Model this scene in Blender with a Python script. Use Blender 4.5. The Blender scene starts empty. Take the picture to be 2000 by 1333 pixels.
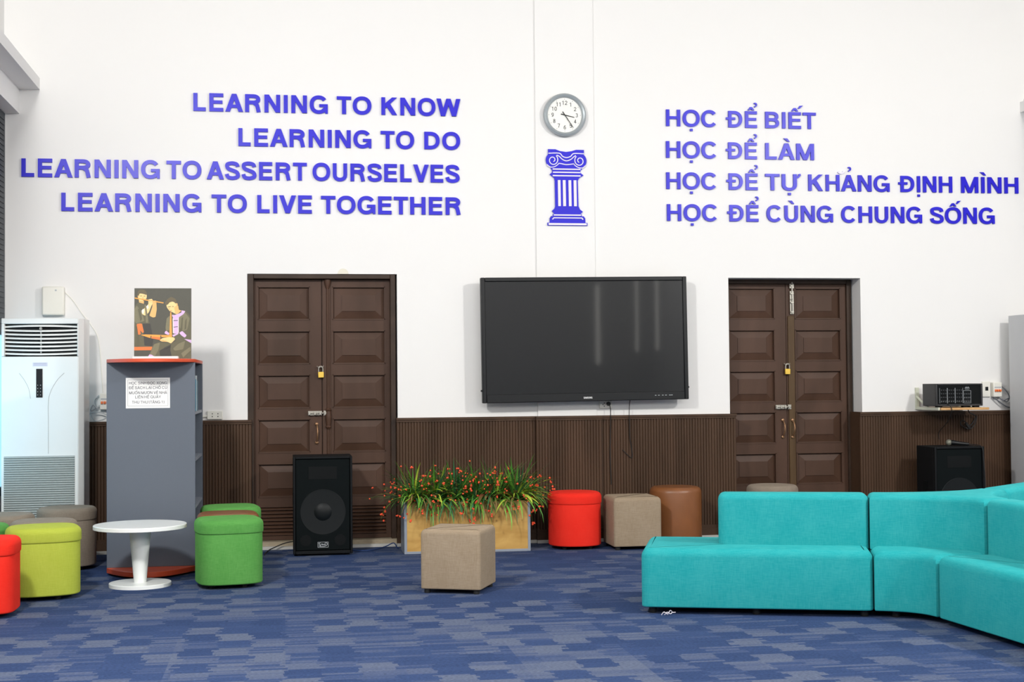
import bpy, bmesh, math, random
from mathutils import Vector, Matrix
random.seed(11)
S = bpy.context.scene
COL = S.collection
pi = math.pi

# ------------------------------------------------------------------ camera
cd = bpy.data.cameras.new('camera'); cd.sensor_width = 36.0; cd.lens = 49.82; cd.clip_end = 200
cam = bpy.data.objects.new('camera', cd); COL.objects.link(cam)
Rv, Uv, Fv = Vector((0.98730974, -0.15856977, -0.00866651)), Vector((0.00412649, -0.02893794, 0.99957269)), Vector((0.1587528, 0.98692362, 0.02791637))
M = Matrix((Rv, Uv, -Fv)).transposed().to_4x4(); M.translation = Vector((0, 0, 1.21))
cam.matrix_world = M
S.camera = cam
# ------------------------------------------------------------------ world, light, exposure
W = bpy.data.worlds.new('world'); S.world = W; W.use_nodes = True
W.node_tree.nodes['Background'].inputs[0].default_value = (0.85, 0.92, 1.0, 1)
W.node_tree.nodes['Background'].inputs[1].default_value = 0.3
vs = S.view_settings
vs.view_transform = 'Standard'; vs.look = 'None'; vs.exposure = 0.27; vs.gamma = 1.0; vs.use_curve_mapping = False

def area(name, loc, target, sx, sy, power, col=(1, 1, 1)):
    l = bpy.data.lights.new(name, 'AREA'); l.shape = 'RECTANGLE'; l.size = sx; l.size_y = sy; l.energy = power; l.color = col
    o = bpy.data.objects.new(name, l); COL.objects.link(o); o.location = loc
    d = Vector(target) - Vector(loc)
    o.rotation_euler = d.to_track_quat('-Z', 'Y').to_euler()
    return o
# rows of ceiling lamps left and right, and a wide soft fill added for the ceiling tubes
area('lamp_left', (-1.6, 4.4, 3.9), (0.6, 9.3, -0.8), 0.4, 0.4, 175, (1.0, 0.985, 0.96))
area('lamp_right', (5.7, 4.4, 3.9), (3.4, 9.3, -0.8), 0.4, 0.4, 165, (1.0, 0.975, 0.94))
area('fill_middle', (2.0, 4.0, 4.9), (2.0, 5.6, 0.0), 5.5, 2.5, 85, (1.0, 0.98, 0.96))
area('fill_front', (2.0, -1.5, 3.7), (2.0, 9.0, -0.6), 6.0, 1.4, 215, (1.0, 0.98, 0.96))  # wide soft fill added behind the camera to brighten the wall

# ------------------------------------------------------------------ materials
def new_mat(name):
    m = bpy.data.materials.new(name); m.use_nodes = True
    nt = m.node_tree; b = nt.nodes['Principled BSDF']
    return m, nt, b
def node(nt, t, **kw):
    n = nt.nodes.new(t)
    for k, v in kw.items(): setattr(n, k, v)
    return n
def math_node(nt, op, a, b=None, c=None):
    n = nt.nodes.new('ShaderNodeMath'); n.operation = op
    for i, v in enumerate((a, b, c)):
        if v is None: continue
        if isinstance(v, (int, float)): n.inputs[i].default_value = v
        else: nt.links.new(v, n.inputs[i])
    return n.outputs[0]
def c4(c): return (c[0], c[1], c[2], 1.0)
def mix_rgb(nt, fac, a, b):
    n = nt.nodes.new('ShaderNodeMix'); n.data_type = 'RGBA'
    for i, v in ((0, fac), (6, a), (7, b)):
        if isinstance(v, (int, float)): n.inputs[i].default_value = v
        elif isinstance(v, tuple): n.inputs[i].default_value = c4(v)
        else: nt.links.new(v, n.inputs[i])
    return n.outputs[2]
def plain(name, col, rough=0.5, metal=0.0, var=0.06, scale=12.0, bump=0.0, bscale=200.0, spec=0.5, coat=0.0):
    m, nt, b = new_mat(name)
    tc = node(nt, 'ShaderNodeTexCoord')
    nz = node(nt, 'ShaderNodeTexNoise'); nz.inputs['Scale'].default_value = scale; nz.inputs['Detail'].default_value = 4
    nt.links.new(tc.outputs['Object'], nz.inputs['Vector'])
    out = mix_rgb(nt, nz.outputs['Fac'], tuple(max(0, c * (1 - var)) for c in col), tuple(min(1, c * (1 + var)) for c in col))
    nt.links.new(out, b.inputs['Base Color'])
    b.inputs['Roughness'].default_value = rough; b.inputs['Metallic'].default_value = metal
    b.inputs['Specular IOR Level'].default_value = spec
    b.inputs['Coat Weight'].default_value = coat
    if bump:
        n2 = node(nt, 'ShaderNodeTexNoise'); n2.inputs['Scale'].default_value = bscale
        nt.links.new(tc.outputs['Object'], n2.inputs['Vector'])
        bp = node(nt, 'ShaderNodeBump'); bp.inputs['Strength'].default_value = bump; bp.inputs['Distance'].default_value = 0.003
        nt.links.new(n2.outputs['Fac'], bp.inputs['Height']); nt.links.new(bp.outputs['Normal'], b.inputs['Normal'])
    return m
def fabric(name, col, light, amt=0.5):
    """woven upholstery: two crossed thread noises tint and bump the cloth"""
    m, nt, b = new_mat(name)
    tc = node(nt, 'ShaderNodeTexCoord')
    hs = []
    for sc in ((330, 330, 26), (26, 26, 330)):
        mp = node(nt, 'ShaderNodeMapping'); mp.inputs['Scale'].default_value = sc
        nz = node(nt, 'ShaderNodeTexNoise'); nz.inputs['Scale'].default_value = 1.0; nz.inputs['Detail'].default_value = 2
        nt.links.new(tc.outputs['Object'], mp.inputs['Vector']); nt.links.new(mp.outputs[0], nz.inputs['Vector'])
        hs.append(nz.outputs['Fac'])
    th = math_node(nt, 'MULTIPLY', math_node(nt, 'ADD', hs[0], hs[1]), 0.5)
    big = node(nt, 'ShaderNodeTexNoise'); big.inputs['Scale'].default_value = 7; big.inputs['Detail'].default_value = 3
    nt.links.new(tc.outputs['Object'], big.inputs['Vector'])
    f = math_node(nt, 'ADD', math_node(nt, 'MULTIPLY', math_node(nt, 'SUBTRACT', th, 0.36), 2.4 * amt),
                  math_node(nt, 'MULTIPLY', math_node(nt, 'SUBTRACT', big.outputs['Fac'], 0.5), 0.5))
    f = math_node(nt, 'MAXIMUM', math_node(nt, 'MINIMUM', f, 1.0), 0.0)
    nt.links.new(mix_rgb(nt, f, col, light), b.inputs['Base Color'])
    b.inputs['Roughness'].default_value = 0.9; b.inputs['Specular IOR Level'].default_value = 0.15
    b.inputs['Sheen Weight'].default_value = 0.25; b.inputs['Sheen Roughness'].default_value = 0.5
    b.inputs['Sheen Tint'].default_value = c4(light)
    bp = node(nt, 'ShaderNodeBump'); bp.inputs['Strength'].default_value = 0.25; bp.inputs['Distance'].default_value = 0.002
    nt.links.new(th, bp.inputs['Height']); nt.links.new(bp.outputs['Normal'], b.inputs['Normal'])
    return m
def wood(name, dark, light, scale=(3, 3, 40), rough=0.45, coat=0.0, bump=0.1, mid=0.5):
    m, nt, b = new_mat(name)
    tc = node(nt, 'ShaderNodeTexCoord'); mp = node(nt, 'ShaderNodeMapping'); mp.inputs['Scale'].default_value = scale
    nz = node(nt, 'ShaderNodeTexNoise'); nz.inputs['Scale'].default_value = 1.0; nz.inputs['Detail'].default_value = 6; nz.inputs['Distortion'].default_value = 0.6
    nt.links.new(tc.outputs['Object'], mp.inputs['Vector']); nt.links.new(mp.outputs[0], nz.inputs['Vector'])
    cr = node(nt, 'ShaderNodeMapRange'); cr.inputs['From Min'].default_value = mid - 0.2; cr.inputs['From Max'].default_value = mid + 0.2
    nt.links.new(nz.outputs['Fac'], cr.inputs['Value'])
    nt.links.new(mix_rgb(nt, cr.outputs[0], dark, light), b.inputs['Base Color'])
    b.inputs['Specular IOR Level'].default_value = 0.25; b.inputs['Roughness'].default_value = rough; b.inputs['Coat Weight'].default_value = coat; b.inputs['Coat Roughness'].default_value = 0.25
    bp = node(nt, 'ShaderNodeBump'); bp.inputs['Strength'].default_value = bump; bp.inputs['Distance'].default_value = 0.002
    nt.links.new(nz.outputs['Fac'], bp.inputs['Height']); nt.links.new(bp.outputs['Normal'], b.inputs['Normal'])
    return m
def glow(name, col, strength):
    m, nt, b = new_mat(name)
    b.inputs['Base Color'].default_value = c4(col); b.inputs['Emission Color'].default_value = c4(col); b.inputs['Emission Strength'].default_value = strength
    return m
def carpet():
    m, nt, b = new_mat('carpet_blue')
    tc = node(nt, 'ShaderNodeTexCoord'); sp = node(nt, 'ShaderNodeSeparateXYZ')
    nt.links.new(tc.outputs['Object'], sp.inputs[0])
    X, Y = sp.outputs[0], sp.outputs[1]
    # thin rows of yarn running across shift and swap the patches, so their ends are ragged
    def noise1(v, seed):
        n = node(nt, 'ShaderNodeTexWhiteNoise', noise_dimensions='1D'); nt.links.new(math_node(nt, 'ADD', v, seed), n.inputs['W']); return n.outputs['Value']
    def noise3(a, b_, seed):
        cb = node(nt, 'ShaderNodeCombineXYZ'); nt.links.new(a, cb.inputs[0]); nt.links.new(b_, cb.inputs[1]); cb.inputs[2].default_value = seed
        n = node(nt, 'ShaderNodeTexWhiteNoise', noise_dimensions='3D'); nt.links.new(cb.outputs[0], n.inputs['Vector']); return n.outputs['Value']
    fl = lambda v, k: math_node(nt, 'FLOOR', math_node(nt, 'MULTIPLY', v, k))
    yarn = fl(Y, 34.0)
    Xj = math_node(nt, 'ADD', X, math_node(nt, 'MULTIPLY', math_node(nt, 'SUBTRACT', noise1(yarn, 5.0), 0.5), 0.05))
    colm = fl(Xj, 1 / .155)
    Ys = math_node(nt, 'ADD', Y, math_node(nt, 'MULTIPLY', noise1(colm, 41.0), 0.14))
    rowc = fl(Ys, 1 / .185)
    chk = math_node(nt, 'PINGPONG', math_node(nt, 'ADD', colm, rowc), 1.0)
    cell = noise3(colm, rowc, 3.0)
    streak = noise3(fl(Xj, 1 / .31), yarn, 9.0)
    tone = noise3(fl(X, 2.0), fl(Y, 2.0), 21.0)
    v = math_node(nt, 'ADD', math_node(nt, 'MULTIPLY', chk, 0.22), math_node(nt, 'ADD', math_node(nt, 'MULTIPLY', cell, 0.40),
        math_node(nt, 'ADD', math_node(nt, 'MULTIPLY', streak, 0.20), math_node(nt, 'MULTIPLY', tone, 0.18))))
    mr = node(nt, 'ShaderNodeValToRGB'); r = mr.color_ramp; r.interpolation = 'LINEAR'
    r.elements[0].position = 0.20; r.elements[0].color = (0.044, 0.080, 0.200, 1)
    r.elements[1].position = 0.75; r.elements[1].color = (0.150, 0.185, 0.285, 1)
    e = r.elements.new(0.50); e.color = (0.055, 0.096, 0.232, 1)
    e = r.elements.new(0.58); e.color = (0.105, 0.142, 0.262, 1)
    nt.links.new(v, mr.inputs[0])
    mp = node(nt, 'ShaderNodeMapping'); mp.inputs['Scale'].default_value = (70, 260, 1)
    nz = node(nt, 'ShaderNodeTexNoise'); nz.inputs['Scale'].default_value = 1.0; nz.inputs['Detail'].default_value = 3
    nt.links.new(tc.outputs['Object'], mp.inputs['Vector']); nt.links.new(mp.outputs[0], nz.inputs['Vector'])
    k = math_node(nt, 'ADD', math_node(nt, 'MULTIPLY', nz.outputs['Fac'], 1.15), 0.04)
    mul = node(nt, 'ShaderNodeVectorMath'); mul.operation = 'SCALE'
    nt.links.new(mr.outputs['Color'], mul.inputs[0]); nt.links.new(k, mul.inputs['Scale'])
    nt.links.new(mul.outputs[0], b.inputs['Base Color'])
    b.inputs['Roughness'].default_value = 0.95; b.inputs['Specular IOR Level'].default_value = 0.1
    bp = node(nt, 'ShaderNodeBump'); bp.inputs['Strength'].default_value = 0.5; bp.inputs['Distance'].default_value = 0.004
    nt.links.new(nz.outputs['Fac'], bp.inputs['Height']); nt.links.new(bp.outputs['Normal'], b.inputs['Normal'])
    return m

MW = plain('wall_paint', (0.80, 0.795, 0.78), 0.75, var=0.012, scale=1.5, bump=0.05, bscale=60)
MCEIL = plain('ceiling_paint', (0.52, 0.48, 0.44), 0.85, var=0.01)
MCAR = carpet()
MDOOR = wood('door_varnish', (0.050, 0.025, 0.014), (0.080, 0.041, 0.026), (4, 4, 1.2), 0.5, 0.0, 0.05)
MWAIN = wood('wainscot_varnish', (0.043, 0.022, 0.011), (0.077, 0.041, 0.023), (6, 6, 0.8), 0.55, 0.0, 0.05)
MTRIMD = wood('dark_trim', (0.030, 0.018, 0.012), (0.052, 0.031, 0.020), (4, 4, 4), 0.5)
MWHITE = plain('white_enamel', (0.80, 0.82, 0.80), 0.28, var=0.01)
MPLAST = plain('cream_plastic', (0.78, 0.77, 0.70), 0.4, var=0.02)
MBLACK = plain('black_plastic', (0.007, 0.008, 0.009), 0.42, spec=0.3)
MDEEP = plain('deep_black', (0.004, 0.005, 0.0055), 0.6, spec=0.12)
MBLACKR = plain('black_rubber', (0.010, 0.010, 0.010), 0.7)
MSPK = plain('black_carpeted_box', (0.005, 0.006, 0.007), 0.6, bump=0.2, bscale=300, spec=0.15)
MGRIL = plain('dark_steel_mesh', (0.0035, 0.0055, 0.006), 0.65, bump=0.15, bscale=500, spec=0.07)
MBLUE = plain('blue_acrylic', (0.018, 0.012, 0.56), 0.32, var=0.10, scale=6, spec=0.22)
MLILAC = plain('lilac_sheen', (0.66, 0.64, 0.86), 0.2, var=0.04)  # reflected light on the blue breve, put into its colour
MINLAY = plain('white_inlay', (0.74, 0.70, 0.76), 0.4, var=0.02)
MSTEEL = plain('steel', (0.42, 0.40, 0.35), 0.4, 0.6)
MBRASS = plain('brass', (0.72, 0.48, 0.08), 0.35, 0.55)
MAGED = plain('aged_brass', (0.30, 0.17, 0.09), 0.4, 0.7, var=0.3, scale=40)
MTEAL = fabric('teal_cloth', (0.010, 0.285, 0.305), (0.075, 0.42, 0.42))
MRED = fabric('red_cloth', (0.72, 0.022, 0.012), (0.84, 0.05, 0.03), 0.35)
MGREEN = fabric('green_cloth', (0.070, 0.25, 0.050), (0.15, 0.39, 0.105))
MLIME = fabric('lime_cloth', (0.34, 0.40, 0.045), (0.48, 0.54, 0.09))
MBEIGE = fabric('beige_cloth', (0.255, 0.195, 0.130), (0.40, 0.325, 0.24), 0.6)
MGREY = fabric('greige_cloth', (0.20, 0.165, 0.125), (0.32, 0.27, 0.22), 0.6)
MLEATH = plain('brown_leather', (0.20, 0.072, 0.022), 0.38, var=0.18, scale=9, bump=0.15, bscale=240)
MGRAYP = plain('grey_laminate', (0.094, 0.112, 0.142), 0.5, var=0.06, scale=160)
MORANGE = plain('orange_red_laminate', (0.66, 0.085, 0.03), 0.4, var=0.03)
MOAK = wood('oak_laminate', (0.40, 0.22, 0.055), (0.58, 0.36, 0.11), (3.5, 3.5, 14), 0.45, 0.0, 0.04)
MALU = plain('grey_edge', (0.25, 0.28, 0.33), 0.45, var=0.03)
MSOIL = plain('dark_liner', (0.035, 0.04, 0.042), 0.8)
MPAPER = plain('white_paper', (0.82, 0.82, 0.80), 0.8, var=0.02)
MINK = plain('grey_ink', (0.15, 0.15, 0.17), 0.8)
MSCREEN = plain('dark_glass', (0.0075, 0.0085, 0.0095), 0.38, var=0.02, spec=0.22)
MSCREEN.node_tree.nodes['Principled BSDF'].inputs['Coat Weight'].default_value = 0.6; MSCREEN.node_tree.nodes['Principled BSDF'].inputs['Coat Roughness'].default_value = 0.04
MCABG = plain('grey_steel_cabinet', (0.55, 0.56, 0.57), 0.45, var=0.02)
MCLOCK = plain('silver_plastic', (0.36, 0.40, 0.42), 0.35, 0.3, var=0.03)
MDIAL = plain('white_dial', (0.80, 0.80, 0.76), 0.5, var=0.01)
MSTONE = plain('stone_step', (0.36, 0.30, 0.21), 0.7, var=0.25, scale=20)
MSTRIP = plain('white_tile_strip', (0.55, 0.54, 0.50), 0.5, var=0.08)
MORSW = plain('orange_switch', (0.80, 0.16, 0.03), 0.4)
MPINE = wood('pine_board', (0.48, 0.26, 0.10), (0.62, 0.38, 0.17), (20, 3, 20), 0.5)
MGBRK = plain('pale_green_iron', (0.60, 0.62, 0.50), 0.5)
MDARKW = plain('dark_shutter', (0.018, 0.026, 0.035), 0.5)
MSKY = glow('daylight_pane', (0.38, 0.76, 1.0), 0.85)
MSLIT = glow('daylight_slit', (1.0, 0.97, 0.9), 3.5)
MTEXT = plain('white_print', (0.75, 0.76, 0.76), 0.5)
MLGREY = plain('light_grey_print', (0.45, 0.48, 0.50), 0.5)

# ------------------------------------------------------------------ helpers
def box(bm, x0, x1, y0, y1, z0, z1, mi=0):
    v = [bm.verts.new(p) for p in ((x0, y0, z0), (x1, y0, z0), (x1, y1, z0), (x0, y1, z0), (x0, y0, z1), (x1, y0, z1), (x1, y1, z1), (x0, y1, z1))]
    for q in ((3, 2, 1, 0), (4, 5, 6, 7), (0, 1, 5, 4), (1, 2, 6, 5), (2, 3, 7, 6), (3, 0, 4, 7)):
        f = bm.faces.new([v[i] for i in q]); f.material_index = mi
    return v
def area2(p): return sum(p[i - 1][0] * p[i][1] - p[i][0] * p[i - 1][1] for i in range(len(p)))
def prism(bm, pts, z0, z1, mi=0):
    if area2(pts) < 0: pts = pts[::-1]
    a = [bm.verts.new((x, y, z0)) for x, y in pts]; b = [bm.verts.new((x, y, z1)) for x, y in pts]
    n = len(pts)
    fs = [bm.faces.new(a[::-1]), bm.faces.new(b)] + [bm.faces.new((a[i], a[(i + 1) % n], b[(i + 1) % n], b[i])) for i in range(n)]
    for f in fs: f.material_index = mi
    return a, b
def prism_xz(bm, pts, y0, y1, mi=0):
    """outline in x, z standing upright, front at y0, back at y1"""
    if area2(pts) < 0: pts = pts[::-1]
    a = [bm.verts.new((x, y0, z)) for x, z in pts]; b = [bm.verts.new((x, y1, z)) for x, z in pts]
    n = len(pts)
    fs = [bm.faces.new(a), bm.faces.new(b[::-1])] + [bm.faces.new((a[(i + 1) % n], a[i], b[i], b[(i + 1) % n])) for i in range(n)]
    for f in fs: f.material_index = mi
def lathe(bm, prof, n=40, c=(0, 0), mi=0, axis='z'):
    rings = []
    for r, z in prof:
        ring = []
        for i in range(n):
            t = 2 * pi * i / n
            if axis == 'z': p = (c[0] + r * math.cos(t), c[1] + r * math.sin(t), z)
            else: p = (c[0] + r * math.cos(t), z, c[1] + r * math.sin(t))
            ring.append(bm.verts.new(p))
        rings.append(ring)
    fs = []
    for a, b in zip(rings, rings[1:]):
        for i in range(n): fs.append(bm.faces.new((a[i], a[(i + 1) % n], b[(i + 1) % n], b[i])))
    fs.append(bm.faces.new(rings[0][::-1])); fs.append(bm.faces.new(rings[-1]))
    for f in fs: f.material_index = mi
def tube(bm, pts, r, n=8, mi=0):
    pts = [Vector(p) for p in pts]; rings = []
    up = Vector((0.31, 0.17, 0.93))
    for i, p in enumerate(pts):
        d = (pts[min(i + 1, len(pts) - 1)] - pts[max(i - 1, 0)]).normalized()
        if abs(d.dot(up)) > 0.97: up = Vector((1, 0.1, 0))
        s = d.cross(up).normalized(); t = d.cross(s)
        rr = r[i] if isinstance(r, (list, tuple)) else r
        rings.append([bm.verts.new(p + rr * (math.cos(2 * pi * k / n) * s + math.sin(2 * pi * k / n) * t)) for k in range(n)])
    fs = []
    for a, b in zip(rings, rings[1:]):
        for k in range(n): fs.append(bm.faces.new((a[k], a[(k + 1) % n], b[(k + 1) % n], b[k])))
    fs.append(bm.faces.new(rings[0][::-1])); fs.append(bm.faces.new(rings[-1]))
    for f in fs: f.material_index = mi
def smooth_pts(pts, k=6):
    P = [Vector(p) for p in pts]; out = []
    for i in range(len(P) - 1):
        a, b, c, d = P[max(i - 1, 0)], P[i], P[i + 1], P[min(i + 2, len(P) - 1)]
        for j in range(k):
            t = j / k
            out.append(0.5 * ((2 * b) + (c - a) * t + (2 * a - 5 * b + 4 * c - d) * t * t + (3 * b - a - 3 * c + d) * t ** 3))
    out.append(P[-1]); return out
def obj(name, bm, mats, parent=None, bevel=0.0, seg=2, smooth=False, angle=35):
    bmesh.ops.recalc_face_normals(bm, faces=bm.faces)
    me = bpy.data.meshes.new(name); bm.to_mesh(me); bm.free()
    for m in (mats if isinstance(mats, (list, tuple)) else (mats,)): me.materials.append(m)
    o = bpy.data.objects.new(name, me); COL.objects.link(o)
    if parent: o.parent = parent
    if smooth or bevel:
        me.polygons.foreach_set('use_smooth', [True] * len(me.polygons))
        me.set_sharp_from_angle(angle=math.radians(angle))
    if bevel:
        md = o.modifiers.new('bevel', 'BEVEL'); md.width = bevel; md.segments = seg; md.limit_method = 'ANGLE'; md.angle_limit = math.radians(35)
        md.harden_normals = False
        me.polygons.foreach_set('use_smooth', [True] * len(me.polygons)); me.set_sharp_from_angle(angle=math.radians(80))
    return o
def empty(name, loc=(0, 0, 0), rz=0.0):
    o = bpy.data.objects.new(name, None); COL.objects.link(o); o.location = loc; o.rotation_euler = (0, 0, rz); o.empty_display_size = 0.1
    return o
def tag(o, label, cat, group=None):
    o['label'] = label; o['category'] = cat
    if group: o['group'] = group
    return o
def thing(name, label, cat, loc=(0, 0, 0), rz=0.0, group=None): return tag(empty(name, loc, rz), label, cat, group)
def struct(name, bm, mats, parent=None, **kw):
    o = obj(name, bm, mats, parent, **kw)
    if not parent: o['kind'] = 'structure'
    return o
def B(): return bmesh.new()
def round_poly(pts, r, n=6):
    out = []; L = len(pts)
    for i in range(L):
        p, a, b = Vector(pts[i]), Vector(pts[i - 1]), Vector(pts[(i + 1) % L])
        da, db = (a - p), (b - p)
        rr = min(r, da.length * 0.49, db.length * 0.49)
        s, e = p + da.normalized() * rr, p + db.normalized() * rr
        for k in range(n + 1):
            t = k / n; q = s * (1 - t) ** 2 + p * 2 * t * (1 - t) + e * t * t
            out.append((q.x, q.y))
    return out
def soft_prism(bm, pts, z0, z1, rt, rb=0.0, seg=5, mi=0):
    """padded block: outline rounded over along its top (rt) and bottom (rb) edges by inset rings"""
    if area2(pts) < 0: pts = pts[::-1]
    n = len(pts)
    nr = []
    for i in range(n):
        a, p, b = Vector(pts[i - 1]), Vector(pts[i]), Vector(pts[(i + 1) % n])
        e1, e2 = (p - a), (b - p)
        if e1.length < 1e-7: e1 = e2
        if e2.length < 1e-7: e2 = e1
        e1 = e1.normalized(); e2 = e2.normalized()
        n1, n2 = Vector((-e1.y, e1.x)), Vector((-e2.y, e2.x))
        m = n1 + n2
        m = m.normalized() / max(0.5, m.normalized().dot(n1))
        nr.append(m)
    prof = []
    if rb > 0:
        for k in range(seg + 1):
            t = pi / 2 * k / seg; prof.append((rb * (1 - math.sin(t)), z0 + rb * (1 - math.cos(t))))
    else: prof.append((0.0, z0))
    for k in range(seg + 1):
        t = pi / 2 * k / seg; prof.append((rt * (1 - math.cos(t)), z1 - rt + rt * math.sin(t)))
    rings = [[bm.verts.new((pts[i][0] + nr[i].x * d, pts[i][1] + nr[i].y * d, z)) for i in range(n)] for d, z in prof]
    fs = []
    for a, b in zip(rings, rings[1:]):
        for i in range(n): fs.append(bm.faces.new((a[i], a[(i + 1) % n], b[(i + 1) % n], b[i])))
    fs.append(bm.faces.new(rings[0][::-1])); fs.append(bm.faces.new(rings[-1]))
    for f in fs: f.material_index = mi

# ------------------------------------------------------------------ lettering: a grotesque built from strokes (cap height 1)
def arc(cx, cy, rx, ry, a0, a1, n=14):
    out = []
    for i in range(n + 1):
        t = math.radians(a0 + (a1 - a0) * i / n); c, s = math.cos(t), math.sin(t)
        e = 0.90
        out.append((cx + rx * math.copysign(abs(c) ** e, c), cy + ry * math.copysign(abs(s) ** e, s)))
    return out
def glyph(ch, w):
    """-> (list of ('s', centreline, closed, width) or ('p', polygon)), advance width"""
    h = w / 2; G = []; a = 1.14 * w
    def s(p, closed=False, ww=None): G.append(('s', p, closed, ww or w))
    def p(*q): G.append(('p', list(q)))
    base, marks = DECOMP.get(ch, (ch, ''))
    c = base
    wd = {'I': w, 'L': .62, 'E': .70, 'F': .66, 'T': .74, 'O': .96, 'Q': .96, 'C': .90, 'G': .93, 'D': .82, 'Đ': .82, 'N': .80, 'H': .80, 'U': .78,
          'A': .90, 'V': .86, 'M': .98, 'K': .84, 'R': .80, 'B': .78, 'P': .74, 'S': .78, 'X': .86, 'Y': .84, '(': .26, ')': .26}.get(c, .58)
    if c == 'I': p((0, 0), (w, 0), (w, 1), (0, 1))
    elif c == 'L': s([(h, 1), (h, h), (wd, h)])
    elif c == 'E':
        s([(wd, 1 - h * .92), (h, 1 - h * .92), (h, h * .92), (wd, h * .92)]); s([(h, .52), (wd * .94, .52)], ww=w * .9)
    elif c == 'T': p((wd / 2 - h, 0), (wd / 2 + h, 0), (wd / 2 + h, 1 - w * .5), (wd / 2 - h, 1 - w * .5)); p((0, 1 - w * .92), (wd, 1 - w * .92), (wd, 1), (0, 1))
    elif c in 'OQ0':
        s(arc(wd / 2, .5, wd / 2 - h, .52 - h, 0, 360, 32)[:-1], True)
        if c == 'Q': p((wd * .5, .26), (wd * .62, .32), (wd, .0), (wd * .88, -.07))
    elif c == 'C': s(arc(wd / 2, .5, wd / 2 - h, .52 - h, 38, 322, 26))
    elif c == 'G':
        s(arc(wd / 2, .5, wd / 2 - h, .52 - h, 36, 330, 26)); p((wd * .53, .36), (wd, .36), (wd, .53), (wd * .53, .53)); p((wd - w * .62, 0), (wd, 0), (wd, .5), (wd - w * .95, .5), (wd - w * .95, .25))
    elif c in 'DĐ':
        k = wd * .40
        s([(h, h), (k, h)] + arc(k, .5, wd - h - k, .5 - h, -90, 90, 16)[1:-1] + [(k, 1 - h), (h, 1 - h)], True)
        if c == 'Đ': p((-.13, .46), (wd * .5, .46), (wd * .5, .46 + w * .8), (-.13, .46 + w * .8))
    elif c == 'N': p((0, 0), (w, 0), (w, 1), (0, 1)); p((wd - w, 0), (wd, 0), (wd, 1), (wd - w, 1)); p((0, 1), (a, 1), (wd, 0), (wd - a, 0))
    elif c == 'H': p((0, 0), (w, 0), (w, 1), (0, 1)); p((wd - w, 0), (wd, 0), (wd, 1), (wd - w, 1)); p((h, .43), (wd - h, .43), (wd - h, .43 + w * .92), (h, .43 + w * .92))
    elif c == 'U': s([(h, 1), (h, .36)] + arc(wd / 2, .36, wd / 2 - h, .38 - h, 180, 360, 16)[1:-1] + [(wd - h, .36), (wd - h, 1)])
    elif c == 'A':
        p((0, 0), (a, 0), (wd / 2 + a / 2, 1), (wd / 2 - a / 2, 1)); p((wd - a, 0), (wd, 0), (wd / 2 + a / 2, 1), (wd / 2 - a / 2, 1)); p((wd * .24, .22), (wd * .76, .22), (wd * .70, .22 + w * .85), (wd * .30, .22 + w * .85))
    elif c == 'V': p((0, 1), (a, 1), (wd / 2 + a / 2, 0), (wd / 2 - a / 2, 0)); p((wd - a, 1), (wd, 1), (wd / 2 + a / 2, 0), (wd / 2 - a / 2, 0))
    elif c == 'W':
        wd = 1.30; q = [0, .27, .5, .73, 1]
        tops = [(0, 1), (wd * .27 - a / 2, 0), (wd / 2 - a / 2, 1), (wd * .73 - a / 2, 0), (wd - a, 1)]
        for (x0, y0), (x1, y1) in zip(tops, tops[1:]): p((x0, y0), (x0 + a, y0), (x1 + a, y1), (x1, y1))
    elif c == 'M':
        p((0, 0), (w, 0), (w, 1), (0, 1)); p((wd - w, 0), (wd, 0), (wd, 1), (wd - w, 1)); p((0, 1), (a, 1), (wd / 2 + a / 2, 0), (wd / 2 - a / 2, 0)); p((wd - a, 1), (wd, 1), (wd / 2 + a / 2, 0), (wd / 2 - a / 2, 0))
    elif c == 'K':
        p((0, 0), (w, 0), (w, 1), (0, 1)); p((h, .26), (h, .26 + 1.5 * w), (wd - 1.3 * w, 1), (wd, 1)); p((wd - 1.28 * w, 0), (wd, 0), (wd * .56, .64), (wd * .30, .50))
    elif c in 'RP':
        k = wd * .52; yb = .44
        s([(h, yb + h), (k, yb + h)] + arc(k, (1 + yb) / 2, wd - h - k - .03, (1 - yb) / 2 - h, -90, 90, 12)[1:-1] + [(k, 1 - h), (h, 1 - h)])
        p((0, 0), (w, 0), (w, 1), (0, 1))
        if c == 'R': s([(k, yb + h), (wd - h - .10, yb - .04), (wd - h - .06, .25), (wd - h - .01, 0)])
    elif c == 'B':
        k = wd * .52; p((0, 0), (w, 0), (w, 1), (0, 1)); ym = .52
        s([(h, ym), (k, ym)] + arc(k, (1 - h + ym) / 2, wd - h - k - .04, (1 - h - ym) / 2, -90, 90, 12)[1:-1] + [(k, 1 - h), (h, 1 - h)])
        s([(h, h), (k, h)] + arc(k, (ym + h) / 2, wd - h - k, (ym - h) / 2, -90, 90, 12)[1:-1] + [(k, ym), (h, ym)])
    elif c == 'S':
        x0, x1 = h, wd - h
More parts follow.
